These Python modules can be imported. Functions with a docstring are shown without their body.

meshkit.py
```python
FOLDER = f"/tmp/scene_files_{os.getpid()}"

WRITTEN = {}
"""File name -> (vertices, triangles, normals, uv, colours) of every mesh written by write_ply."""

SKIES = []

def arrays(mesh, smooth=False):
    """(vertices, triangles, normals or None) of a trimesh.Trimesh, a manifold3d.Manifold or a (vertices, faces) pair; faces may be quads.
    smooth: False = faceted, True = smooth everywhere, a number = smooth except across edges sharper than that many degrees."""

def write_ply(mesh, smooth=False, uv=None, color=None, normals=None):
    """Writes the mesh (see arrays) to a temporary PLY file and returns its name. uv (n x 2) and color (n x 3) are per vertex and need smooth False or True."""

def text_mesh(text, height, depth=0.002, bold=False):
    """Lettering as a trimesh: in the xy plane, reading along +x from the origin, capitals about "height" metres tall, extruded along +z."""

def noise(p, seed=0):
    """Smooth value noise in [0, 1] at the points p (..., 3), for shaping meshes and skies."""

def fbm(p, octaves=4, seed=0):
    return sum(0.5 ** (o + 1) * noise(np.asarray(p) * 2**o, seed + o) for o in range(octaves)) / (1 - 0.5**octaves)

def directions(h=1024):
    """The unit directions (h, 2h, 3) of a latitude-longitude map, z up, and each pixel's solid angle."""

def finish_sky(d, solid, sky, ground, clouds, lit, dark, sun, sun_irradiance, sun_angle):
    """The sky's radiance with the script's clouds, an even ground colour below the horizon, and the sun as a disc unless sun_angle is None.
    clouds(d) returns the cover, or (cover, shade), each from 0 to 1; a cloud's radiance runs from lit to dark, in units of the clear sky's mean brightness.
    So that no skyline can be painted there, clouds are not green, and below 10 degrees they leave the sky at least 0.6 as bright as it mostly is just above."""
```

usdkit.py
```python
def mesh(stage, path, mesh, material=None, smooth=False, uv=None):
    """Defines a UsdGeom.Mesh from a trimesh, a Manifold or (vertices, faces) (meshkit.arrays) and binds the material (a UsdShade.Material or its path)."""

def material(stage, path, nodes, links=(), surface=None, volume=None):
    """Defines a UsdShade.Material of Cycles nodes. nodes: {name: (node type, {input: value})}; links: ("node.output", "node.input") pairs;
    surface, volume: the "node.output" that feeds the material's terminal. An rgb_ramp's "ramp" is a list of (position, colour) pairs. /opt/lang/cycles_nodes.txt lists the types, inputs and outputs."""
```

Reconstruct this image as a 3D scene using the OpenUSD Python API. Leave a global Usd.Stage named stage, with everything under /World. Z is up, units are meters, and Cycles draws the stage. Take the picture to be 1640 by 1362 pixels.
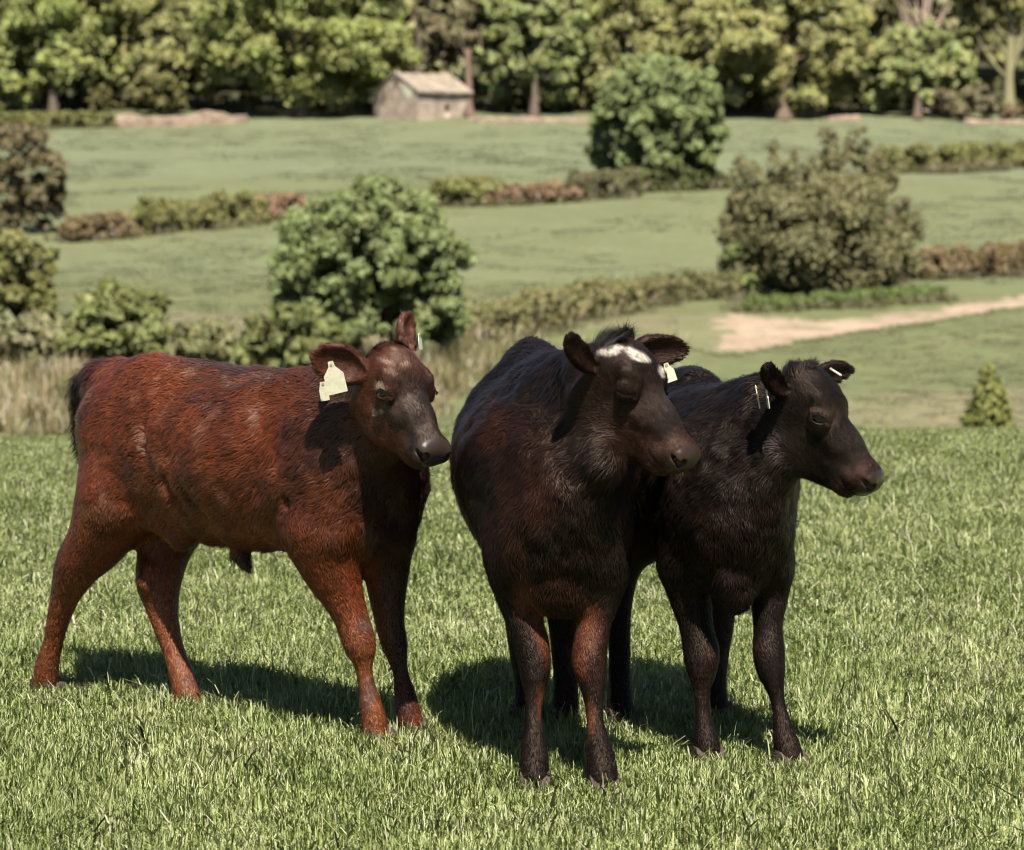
import math, random
import numpy as np, trimesh
import shapely
from shapely.geometry import Polygon
import usdkit, meshkit
from pxr import Usd, UsdGeom, UsdLux, UsdShade, Sdf, Gf, Vt

random.seed(7)
FUR, GRASS, BACK = True, True, True
stage = Usd.Stage.CreateInMemory()
UsdGeom.SetStageUpAxis(stage, 'Z')
UsdGeom.SetStageMetersPerUnit(stage, 1.0)
UsdGeom.Xform.Define(stage, '/World')
UsdGeom.Scope.Define(stage, '/World/Looks')
PI = math.pi

# ------------------------------------------------------------------ camera, sky, sun, exposure
EYE = np.array([0.0, 0.0, 1.6])
FPX = 4600.0                      # focal length in pixels of the 1640 pixel wide photograph
CX, CY, HORIZON = 820.0, 681.0, 260.0
PITCH = math.atan((CY - HORIZON) / FPX)
cam = UsdGeom.Camera.Define(stage, '/World/camera')
cam.CreateHorizontalApertureAttr(36.0)
cam.CreateVerticalApertureAttr(36.0 * 850 / 1024)
cam.CreateFocalLengthAttr(36.0 * FPX / 1640)
cam.CreateFStopAttr(5.6)
cam.CreateFocusDistanceAttr(7.6)
cam.CreateExposureAttr(1.85)
cam.CreateClippingRangeAttr((0.1, 5000.0))
cam.AddTranslateOp().Set(Gf.Vec3d(*map(float, EYE)))
cam.AddRotateXOp().Set(90.0 - math.degrees(PITCH))
SUN_AZ, SUN_EL = math.radians(180 - 11), math.radians(61)   # azimuth from +y towards +x
SUN = np.array([math.sin(SUN_AZ) * math.cos(SUN_EL), math.cos(SUN_AZ) * math.cos(SUN_EL), math.sin(SUN_EL)])
dome = UsdLux.DomeLight.Define(stage, '/World/sky')
dome.GetPrim().SetCustomDataByKey('kind', 'structure')
sky_mat = usdkit.material(stage, '/World/Looks/sky_air', {
    's': ('sky_texture', {'sky_type': 'single_scattering', 'sun_disc': False, 'sun_elevation': SUN_EL, 'sun_rotation': SUN_AZ, 'altitude': 200.0}),
    'b': ('background_shader', {'strength': 0.05})}, [('s.color', 'b.color')], surface='b.background')
UsdShade.MaterialBindingAPI.Apply(dome.GetPrim()).Bind(sky_mat)
sun = UsdLux.DistantLight.Define(stage, '/World/sun')
sun.CreateIntensityAttr(1.25); sun.CreateAngleAttr(0.5); sun.CreateColorAttr(Gf.Vec3f(1.0, 0.93, 0.82))
sun.GetPrim().CreateAttribute('inputs:normalize', Sdf.ValueTypeNames.Bool).Set(True)
sun.AddRotateZOp().Set(-math.degrees(SUN_AZ)); sun.AddRotateXOp().Set(-(90 - math.degrees(SUN_EL)))

# ------------------------------------------------------------------ helpers
_cf = np.array([0, math.cos(PITCH), -math.sin(PITCH)]); _cu = np.array([0, math.sin(PITCH), math.cos(PITCH)]); _cr = np.array([1.0, 0, 0])
def ray(px, py):
    return _cf + _cr * (px - CX) / FPX + _cu * (CY - py) / FPX
def P(px, py, depth):
    """The point that the photograph shows at (px, py), DEPTH metres in front of the photographer."""
    r = ray(px, py)
    return EYE + r * depth / r[1]
def unit(v):
    v = np.asarray(v, float); return v / (np.linalg.norm(v, axis=-1, keepdims=True) + 1e-12)
_ty = np.array([-80, 0, 10, 13, 17, 20.4, 25, 30, 38, 45, 60, 75, 90, 110, 140, 170, 200, 245, 300, 400, 600])
_tz = np.array([2.0, 0, 0, 0, -.105, -.355, -.93, -1.75, -2.52, -2.66, -2.72, -2.66, -2.5, -2.2, -.83, .5, 2.0, 5.2, 13, 32, 60])
from scipy.interpolate import PchipInterpolator
_prof = PchipInterpolator(_ty, _tz)
def ground_z(x, y):
    x, y = np.asarray(x, float), np.asarray(y, float)
    far = np.clip((y - 30) / 60, 0, 1)
    near = np.clip((y - 9) / 8, 0, 1)
    bump = .05 * (meshkit.noise(np.stack([x * .35, y * .35, 0 * x], -1), 3) - .5) * near + far * .45 * (meshkit.noise(np.stack([x * .03, y * .03, 0 * x], -1), 5) - .5)
    side = .010 * x * near * (1 - far) - .012 * x * far * np.clip((140 - y) / 50, 0, 1)
    return _prof(np.clip(y, -80, 600)) + bump + side
def hit(px, py, start=4.0, stop=420.0):
    """Where the line of sight through (px, py) meets the ground beyond START metres."""
    r = ray(px, py); r = r / r[1]
    d = np.concatenate([np.arange(start, 30, .02), np.arange(30, stop, .1)])
    pts = EYE + d[:, None] * r
    below = pts[:, 2] <= ground_z(pts[:, 0], pts[:, 1])
    i = int(np.argmax(below))
    return pts[i] if below[i] else pts[-1]
def on_ground(x, y, dz=0.0):
    return np.array([x, y, float(ground_z(x, y)) + dz])

_names = {}
def numbered(parent, name):
    k = (parent, name); n = _names.get(k, 0); _names[k] = n + 1
    return name if n == 0 else f'{name}_{n:03d}'
def tag(prim, label=None, cat=None, group=None, kind=None):
    for k, v in (('label', label), ('category', cat), ('group', group), ('kind', kind)):
        if v: prim.SetCustomDataByKey(k, v)
    return prim
def thing(name, label, cat, loc, group=None):
    path = '/World/' + numbered('/World', name)
    x = UsdGeom.Xform.Define(stage, path); x.AddTranslateOp().Set(Gf.Vec3d(*map(float, loc)))
    x.GetPrim().SetCustomDataByKey('origin', Gf.Vec3d(*map(float, loc)))
    return tag(x.GetPrim(), label, cat, group)
def put(name, v, f, mat, parent=None, normals=None, tint=None, smooth=False, extra=None):
    """One Mesh prim from world coordinates, under PARENT (a thing, or a part of one) or under /World."""
    v = np.asarray(v, float)
    base = str(parent.GetPath()) if parent is not None else '/World'
    if parent is not None:
        org = parent.GetCustomDataByKey('origin') or parent.GetParent().GetCustomDataByKey('origin')
        v = v - np.array(org)
    path = base + '/' + numbered(base, name)
    if normals is None and smooth is not False:
        v, f, normals = meshkit.arrays((v, f), smooth)
    m = UsdGeom.Mesh.Define(stage, path)
    m.CreatePointsAttr(Vt.Vec3fArray.FromNumpy(v.astype(np.float32)))
    f = np.asarray(f, np.int32)
    m.CreateFaceVertexCountsAttr(Vt.IntArray.FromNumpy(np.full(len(f), f.shape[1], np.int32)))
    m.CreateFaceVertexIndicesAttr(Vt.IntArray.FromNumpy(np.ascontiguousarray(f).ravel()))
    m.CreateSubdivisionSchemeAttr('none')
    if normals is not None:
        m.CreateNormalsAttr(Vt.Vec3fArray.FromNumpy(np.ascontiguousarray(normals, np.float32))); m.SetNormalsInterpolation('vertex')
    if tint is not None:
        UsdGeom.PrimvarsAPI(m).CreatePrimvar('tint', Sdf.ValueTypeNames.Color3fArray, 'vertex').Set(Vt.Vec3fArray.FromNumpy(np.ascontiguousarray(tint, np.float32)))
    if extra is not None:
        UsdGeom.PrimvarsAPI(m).CreatePrimvar('wear', Sdf.ValueTypeNames.FloatArray, 'vertex').Set(Vt.FloatArray.FromNumpy(np.ascontiguousarray(extra, np.float32)))
    UsdShade.MaterialBindingAPI.Apply(m.GetPrim()).Bind(mat)
    return m.GetPrim()
def put_tm(name, tm, mat, parent=None, smooth=False):
    return put(name, tm.vertices, tm.faces, mat, parent, smooth=smooth)

# ------------------------------------------------------------------ materials
LK = '/World/Looks/'
def srgb(r, g, b):
    c = np.array([r, g, b]) / 255.0
    return np.where(c < .04045, c / 12.92, ((c + .055) / 1.055) ** 2.4)
M = {}
def tinted(name, rough=.6, spec=.3, translucent=0.0, tcol=(1.0, 1.0, .5), stint=(1.0, 1.0, 1.0)):
    nodes = {'a': ('attribute', {'attribute': 'tint'}), 'p': ('principled_bsdf', {'roughness': rough, 'specular_ior_level': spec, 'specular_tint': stint})}
    links = [('a.color', 'p.base_color')]
    if translucent:
        nodes |= {'g': ('mix_color', {'blend_type': 'multiply', 'fac': 1.0, 'b': tcol}), 't': ('translucent_bsdf', {}), 'm': ('mix_closure', {'fac': translucent})}
        links += [('a.color', 'g.a'), ('g.result', 't.color'), ('p.BSDF', 'm.closure1'), ('t.BSDF', 'm.closure2')]
        M[name] = usdkit.material(stage, LK + name, nodes, links, surface='m.closure')
    else:
        M[name] = usdkit.material(stage, LK + name, nodes, links, surface='p.BSDF')
tinted('leaves', .6, .12, .5, (1.0, 1.03, .80))
tinted('bark', .9, .1)
tinted('fur', .42, .11, stint=(1.0, .80, .66))
tinted('red_fur', .38, .24, stint=(1.0, .82, .68))
M['grass_blade'] = usdkit.material(stage, LK + 'grass_blade', {
    'a': ('attribute', {'attribute': 'tint'}), 'g': ('geometry', {}), 'n1': ('noise_texture', {'scale': 1.6, 'detail': 3.0, 'roughness': .6}), 'n2': ('noise_texture', {'scale': 7.0, 'detail': 2.0}),
    'm1': ('map_range', {'from_min': .32, 'from_max': .68, 'to_min': .78, 'to_max': 1.16}), 'm2': ('map_range', {'from_min': .3, 'from_max': .7, 'to_min': .84, 'to_max': 1.14}), 'x': ('math', {'math_type': 'multiply'}),
    'hu': ('map_range', {'from_min': .32, 'from_max': .68, 'to_min': .512, 'to_max': .490}), 'sa': ('map_range', {'from_min': .32, 'from_max': .68, 'to_min': 1.16, 'to_max': .92}), 'h': ('hsv', {}),
    'p': ('principled_bsdf', {'roughness': .36, 'specular_ior_level': .5}), 't': ('translucent_bsdf', {}), 'mc': ('mix_color', {'blend_type': 'multiply', 'fac': 1.0, 'b': (1.0, 1.03, .80)}), 'm': ('mix_closure', {'fac': .5})},
    [('g.position', 'n1.vector'), ('g.position', 'n2.vector'), ('n1.fac', 'm1.value'), ('n2.fac', 'm2.value'), ('m1.result', 'x.value1'), ('m2.result', 'x.value2'), ('x.value', 'h.value'), ('n1.fac', 'hu.value'), ('hu.result', 'h.hue'), ('n1.fac', 'sa.value'), ('sa.result', 'h.saturation'),
     ('a.color', 'h.color'), ('h.color', 'p.base_color'), ('h.color', 'mc.a'), ('mc.result', 't.color'), ('p.BSDF', 'm.closure1'), ('t.BSDF', 'm.closure2')], surface='m.closure')
M['skin'] = usdkit.material(stage, LK + 'skin', {
    'a': ('attribute', {'attribute': 'tint'}), 'w': ('attribute', {'attribute': 'wear'}), 'c': ('texture_coordinate', {}), 'v': ('voronoi_texture', {'scale': 420.0}),
    'ro': ('map_range', {'to_min': .85, 'to_max': .36}), 'sp': ('map_range', {'to_min': .03, 'to_max': .15}),
    'b': ('bump', {'strength': .2, 'distance': .0012}), 'p': ('principled_bsdf', {})},
    [('a.color', 'p.base_color'), ('w.fac', 'ro.value'), ('w.fac', 'sp.value'), ('ro.result', 'p.roughness'), ('sp.result', 'p.specular_ior_level'), ('c.object', 'v.vector'), ('v.distance', 'b.height'), ('b.normal', 'p.normal')], surface='p.BSDF')
def plain(name, col, rough=.6, spec=.4, **kw):
    M[name] = usdkit.material(stage, LK + name, {'p': ('principled_bsdf', {'base_color': tuple(col), 'roughness': rough, 'specular_ior_level': spec, **kw})}, surface='p.BSDF')
plain('eyeball', (.003, .0025, .002), .04, .24)
plain('eye_white', (.07, .055, .048), .25, .3)
plain('lash', (.004, .003, .0025), .9, .02)
plain('dark_gap', (.02, .017, .014), .9, .1)
M['tag_plastic'] = usdkit.material(stage, LK + 'tag_plastic', {
    'c': ('texture_coordinate', {}), 'n': ('noise_texture', {'scale': 60.0, 'detail': 4.0}), 'r': ('rgb_ramp', {'ramp': [(.3, (.22, .21, .145)), (.6, (.27, .265, .20)), (.85, (.18, .15, .09))]}),
    'p': ('principled_bsdf', {'roughness': .5, 'specular_ior_level': .4})}, [('c.object', 'n.vector'), ('n.fac', 'r.fac'), ('r.color', 'p.base_color')], surface='p.BSDF')
plain('tag_print', (.16, .13, .08), .7, .2)
M['hoof'] = usdkit.material(stage, LK + 'hoof_horn', {
    'c': ('texture_coordinate', {}), 'n': ('noise_texture', {'scale': 40.0}), 'r': ('rgb_ramp', {'ramp': [(.3, (.018, .012, .010)), (.7, (.045, .032, .025))]}),
    'p': ('principled_bsdf', {'roughness': .75, 'specular_ior_level': .12})}, [('c.object', 'n.vector'), ('n.fac', 'r.fac'), ('r.color', 'p.base_color')], surface='p.BSDF')

# ------------------------------------------------------------------ the ground
def ground_material(name):
    return usdkit.material(stage, LK + name, {
        'a': ('attribute', {'attribute': 'tint'}), 'g': ('geometry', {}),
        'n1': ('noise_texture', {'scale': .22, 'detail': 6.0, 'roughness': .6}), 'n2': ('noise_texture', {'scale': 3.0, 'detail': 5.0, 'roughness': .7}),
        'm1': ('map_range', {'from_min': .3, 'from_max': .7, 'to_min': .90, 'to_max': 1.10}), 'm2': ('map_range', {'from_min': .25, 'from_max': .75, 'to_min': .72, 'to_max': 1.28}),
        'n3': ('noise_texture', {'scale': .8, 'detail': 4.0, 'roughness': .65}), 'm3': ('map_range', {'from_min': .3, 'from_max': .7, 'to_min': .90, 'to_max': 1.1}), 'x3': ('math', {'math_type': 'multiply'}),
        'x': ('math', {'math_type': 'multiply'}), 'h': ('hsv', {}), 'hue': ('map_range', {'from_min': .3, 'from_max': .7, 'to_min': .485, 'to_max': .515}),
        'b': ('bump', {'strength': .6, 'distance': .12}), 'p': ('principled_bsdf', {'roughness': .85, 'specular_ior_level': .12})},
        [('g.position', 'n1.vector'), ('g.position', 'n2.vector'), ('n1.fac', 'm1.value'), ('n2.fac', 'm2.value'), ('m1.result', 'x.value1'), ('m2.result', 'x.value2'),
         ('g.position', 'n3.vector'), ('n3.fac', 'm3.value'), ('x.value', 'x3.value1'), ('m3.result', 'x3.value2'), ('x3.value', 'h.value'), ('n3.fac', 'hue.value'), ('hue.result', 'h.hue'), ('a.color', 'h.color'), ('h.color', 'p.base_color'), ('n2.fac', 'b.height'), ('b.normal', 'p.normal')], surface='p.BSDF')
M['ground'] = ground_material('meadow')
def smoothstep(a, b, x):
    t = np.clip((x - a) / (b - a), 0, 1); return t * t * (3 - 2 * t)
def lerp(a, b, t): return a + (b - a) * t
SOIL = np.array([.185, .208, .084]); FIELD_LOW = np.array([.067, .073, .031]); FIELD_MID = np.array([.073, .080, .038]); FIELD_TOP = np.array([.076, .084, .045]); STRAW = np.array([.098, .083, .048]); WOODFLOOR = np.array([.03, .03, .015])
def ground_tint(x, y):
    c = np.broadcast_to(SOIL, (len(x), 3)).copy()
    c = lerp(c, FIELD_LOW, smoothstep(22, 34, y)[:, None])
    c = lerp(c, FIELD_MID, smoothstep(92, 100, y)[:, None])
    c = lerp(c, FIELD_TOP, smoothstep(165, 178, y)[:, None])
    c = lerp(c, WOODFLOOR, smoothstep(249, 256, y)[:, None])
    dry = smoothstep(.52, .68, meshkit.fbm(np.stack([x * .12, y * .08, 0 * x], -1), 4, 11)) * smoothstep(24, 40, y) * (1 - smoothstep(70, 95, y))
    c = lerp(c, STRAW, (.75 * dry)[:, None])
    left = smoothstep(-2.5, -5.0, x + .0 * y) * smoothstep(25, 36, y) * (1 - smoothstep(56, 66, y))
    return lerp(c, STRAW, (.55 * left)[:, None])
def build_ground():
    ys = np.unique(np.concatenate([np.linspace(-80, 3, 20), np.linspace(3, 30, 80), np.linspace(30, 120, 90), np.linspace(120, 300, 80), np.linspace(300, 600, 30)]))
    s = np.linspace(-1, 1, 161); s = np.sign(s) * np.abs(s) ** 1.6
    X = s[None, :] * (30 + np.clip(ys, 0, 600) * .75)[:, None]; Y = np.repeat(ys[:, None], len(s), 1)
    Z = ground_z(X, Y)
    v = np.stack([X, Y, Z], -1).reshape(-1, 3)
    i, j = np.meshgrid(np.arange(len(ys) - 1), np.arange(len(s) - 1), indexing='ij'); a = (i * len(s) + j).ravel()
    f = np.stack([a, a + 1, a + len(s) + 1, a + len(s)], 1)
    f = np.vstack([f[:, [0, 1, 2]], f[:, [0, 2, 3]]])
    tag(put('ground', v, f, M['ground'], smooth=True, tint=ground_tint(v[:, 0], v[:, 1])), 'rolling green pasture falling into a valley and rising to a wood', 'pasture', kind='structure')
build_ground()

def cards(pos, nrm, shade_n, size, aspect, rng, tri=False):
    """Leaf-sized rhombus faces: positions, facing, shading normals, sizes."""
    n = len(pos)
    t = unit(np.cross(nrm, rng.normal(size=(n, 3)))); b = np.cross(nrm, t)
    s = size[:, None]
    if tri:
        v = np.stack([pos - t * s * 1.1, pos + t * s * .6 - b * s * 1.0, pos + t * s * .6 + b * s * 1.0], 1).reshape(-1, 3)
        return v, np.arange(3 * n).reshape(-1, 3), np.repeat(shade_n, 3, 0)
    v = np.stack([pos - t * s, pos - b * s * aspect, pos + t * s, pos + b * s * aspect], 1).reshape(-1, 3)
    k = np.arange(n)[:, None] * 4
    f = np.vstack([k + np.array([[0, 1, 2]]), k + np.array([[0, 2, 3]])])
    return v, f, np.repeat(shade_n, 4, 0)
def tube(pts, radii, sides=7):
    p = np.asarray(pts, float); r = np.broadcast_to(radii, (len(p),))
    t = unit(np.gradient(p, axis=0)); a = unit(np.cross(t, np.where(np.abs(t[:, 2:]) < .9, [[0, 0, 1.0]], [[1.0, 0, 0]]))); b = np.cross(t, a)
    ang = np.arange(sides) * 2 * PI / sides
    v = (p[:, None] + r[:, None, None] * (np.cos(ang)[None, :, None] * a[:, None] + np.sin(ang)[None, :, None] * b[:, None])).reshape(-1, 3)
    i, j = np.meshgrid(np.arange(len(p) - 1), np.arange(sides), indexing='ij')
    q = np.stack([i * sides + j, i * sides + (j + 1) % sides, (i + 1) * sides + (j + 1) % sides, (i + 1) * sides + j], -1).reshape(-1, 4)
    f = np.vstack([q[:, [0, 1, 2]], q[:, [0, 2, 3]]])
    n = len(v); v = np.vstack([v, p[-1]]); e = (len(p) - 1) * sides
    f = np.vstack([f, np.stack([e + np.arange(sides), e + (np.arange(sides) + 1) % sides, np.full(sides, n)], 1)])
    return v, f
def join(parts):
    vs, fs, k = [], [], 0
    for v, f in parts:
        vs.append(v); fs.append(np.asarray(f) + k); k += len(v)
    return np.vstack(vs), np.vstack(fs)
def mottle(n, rng, col, var=.22):
    col = np.asarray(col, float)
    return col * np.exp(rng.normal(size=(n, 1)) * var) * np.exp(rng.normal(size=(n, 3)) * .022)

GREENS = {   # reflectance of the leaves
    'oak': (.222, .242, .090), 'olive': (.242, .240, .104), 'bright': (.228, .252, .108), 'pale': (.250, .242, .132), 'deep': (.070, .080, .032),
    'hawthorn': (.165, .196, .086), 'brown': (.150, .130, .078), 'bracken': (.200, .135, .090), 'hedge': (.150, .150, .060), 'hedge_dark': (.105, .100, .054), 'yellow': (.225, .208, .082)}
def foliage(lobes, n_leaf, leaf, palette, rng, up=.35, fill=.28, tri=True):
    """Leaf faces gathered in clumps: LOBES are (centre, radius) of the clumps. Returns verts, faces, normals, tints."""
    C = np.array([c for c, r in lobes]); R = np.array([r for c, r in lobes])
    w = R ** 2; which = rng.choice(len(C), n_leaf, p=w / w.sum())
    d = unit(rng.normal(size=(n_leaf, 3)) + [0, 0, up])
    rad = np.where(rng.random(n_leaf) < fill, rng.random(n_leaf) ** .5, 1.0 + rng.normal(size=n_leaf) * .16)
    wob = .6 + .8 * meshkit.noise(d * 2.3 + C[which] * 3.1, 9)
    pos = C[which] + d * (R[which] * rad * wob)[:, None] * [1, 1, .82]
    nrm = unit(d * .6 + rng.normal(size=(n_leaf, 3)) * .8)
    shade = unit(d * .34 + nrm * .26 + [0, 0, .85])
    size = leaf * np.exp(rng.normal(size=n_leaf) * .3)
    v, f, nn = cards(pos, nrm, shade, size, .62, rng, tri)
    base = mottle(len(C), rng, palette, .09)[which]
    tint = np.repeat(base * np.exp(rng.normal(size=(n_leaf, 1)) * .10), 3 if tri else 4, 0)
    return v, f, nn, tint
def crown_lobes(c, radii, n, rb, rng, flat=.0):
    """Clumps filling a crown that is round above and keeps its width further down."""
    c, radii = np.asarray(c, float), np.asarray(radii, float)
    d = unit(rng.normal(size=(n * 3, 3))); d = d[d[:, 2] > -.92 + flat][:n]
    low = d[:, 2] < 0; wide = np.where(low, np.minimum(1 / np.sqrt(np.maximum(1 - d[:, 2] ** 2, .05)), 1.45) ** .8, 1.0)
    d = d * np.column_stack([wide, wide, np.ones(len(d))])
    k = .45 + .55 * rng.random((len(d), 1)) ** .40
    edge = .82 + .36 * meshkit.noise(d * 2.6 + c * .37, 4)[:, None]
    return [(c + p, r) for p, r in zip(d * k * edge * (radii - rb * .6), rb * (.55 + .8 * rng.random(len(d))))]
def limbs(base, lobes, trunk_r, n, rng, fork=.35, top=None, sides=7, bend=.12):
    C = np.array([c for c, r in lobes]); H = C[:, 2].max() - base[2]
    top = np.array([C[:, 0].mean(), C[:, 1].mean(), base[2] + H * .82]) if top is None else top
    s = np.linspace(0, 1, 9)[:, None]
    axis = base + (top - base) * s + np.concatenate([rng.normal(size=(9, 2)) * H * .014, np.zeros((9, 1))], 1) * s
    axis[0] = base - [0, 0, .15]
    parts = [tube(axis, trunk_r * (1.35 * np.exp(-s[:, 0] * 14) * .5 + (1 - s[:, 0]) ** .8 * .95 + .06), sides)]
    for q in C[rng.choice(len(C), min(n, len(C)), replace=False)]:
        t0 = fork + (.9 - fork) * rng.random() * .7
        a = base + (top - base) * t0
        m = (a + q) / 2 + rng.normal(size=3) * H * .03 + [0, 0, -bend * .3 * np.linalg.norm(q - a)]
        u = np.linspace(0, 1, 6)[:, None]
        parts.append(tube((1 - u) ** 2 * a + 2 * u * (1 - u) * m + u ** 2 * q, trunk_r * .42 * (1 - t0 * .6) * (1 - u[:, 0] * .88), 5))
    return join(parts)
def tree(name, label, cat, base, lobes, n_leaf, leaf, pal, seed, trunk_r=.3, n_limbs=10, bark=(.055, .043, .032), group=None, up=.35, fork=.35, fill=.35, part='crown'):
    rng = np.random.default_rng(seed)
    t = thing(name, label, cat, base, group)
    v, f = limbs(np.asarray(base, float), lobes, trunk_r, n_limbs, rng, fork)
    put('trunk', v, f, M['bark'], t, smooth=True, tint=np.broadcast_to(np.array(bark), (len(v), 3)) * (.75 + .5 * meshkit.noise(v * 2.5, 2))[:, None])
    v, f, n, c = foliage(lobes, n_leaf, leaf, GREENS[pal] if isinstance(pal, str) else pal, rng, up, fill)
    put(part, v, f, M['leaves'], t, normals=n, tint=c)
    return t
def round_tree(name, label, cat, bpx, crown_px, pal, seed, n_lobes=46, lobe=.2, n_leaf=15000, leaf=None, depth=None, trunk_r=.25, squash=1.0, group=None, bark=(.055, .043, .032), n_limbs=10, up=.35, fill=.35, behind=0.0, fork=.3, clip_low=None):
    """A tree whose trunk meets the ground at pixel BPX and whose crown spans (x0, y0, x1, y1) at that distance."""
    g = hit(*bpx) if depth is None else P(bpx[0], bpx[1], depth)
    if depth is not None: g = on_ground(g[0], g[1])
    d = g[1] + behind
    a, b = P(crown_px[0], crown_px[1], d), P(crown_px[2], crown_px[3], d)
    c = (a + b) / 2; rx, rz = abs(b[0] - a[0]) / 2, abs(a[2] - b[2]) / 2
    rng = np.random.default_rng(seed + 100)
    lobes = crown_lobes(c, (rx, rx * squash, rz), n_lobes, lobe * min(rx, rz * 1.2), rng)
    return tree(name, label, cat, g, lobes, n_leaf, leaf or rx * .045, pal, seed, trunk_r, n_limbs, group=group, bark=bark, up=up, fill=fill, fork=fork)

# ------------------------------------------------------------------ the far side of the valley: barn, walls, hedges, trees
def stone_material(name, c1, c2, scale):
    return usdkit.material(stage, LK + name, {
        'c': ('texture_coordinate', {}), 'mp': ('mapping', {'scale': (1.0, 1.0, 2.2)}), 'v': ('voronoi_texture', {'scale': scale, 'feature': 'f1'}), 'e': ('voronoi_texture', {'scale': scale, 'feature': 'distance_to_edge'}),
        'n': ('noise_texture', {'scale': .9, 'detail': 5.0}), 'r': ('rgb_ramp', {'ramp': [(0, c1), (1, c2)]}), 's': ('separate_color', {}), 'ms': ('map_range', {'from_min': .3, 'from_max': .75, 'to_min': .7, 'to_max': 1.25}),
        'h': ('hsv', {}), 'b': ('bump', {'strength': .8, 'distance': .05}), 'p': ('principled_bsdf', {'roughness': .9, 'specular_ior_level': .1})},
        [('c.object', 'mp.vector'), ('mp.vector', 'v.vector'), ('mp.vector', 'e.vector'), ('c.object', 'n.vector'), ('v.color', 's.color'), ('s.r', 'r.fac'), ('r.color', 'h.color'), ('n.fac', 'ms.value'), ('ms.result', 'h.value'),
         ('h.color', 'p.base_color'), ('e.distance', 'b.height'), ('b.normal', 'p.normal')], surface='p.BSDF')
M['stone'] = stone_material('field_stone', (.185, .148, .116), (.295, .238, .19), 3.2)
M['slate'] = stone_material('stone_slate', (.128, .106, .083), (.195, .162, .128), 2.4)
M['wall_stone'] = stone_material('wall_stone', (.115, .085, .062), (.20, .15, .11), 3.0)
plain('lime', (.32, .32, .25), .9, .1)
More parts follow.
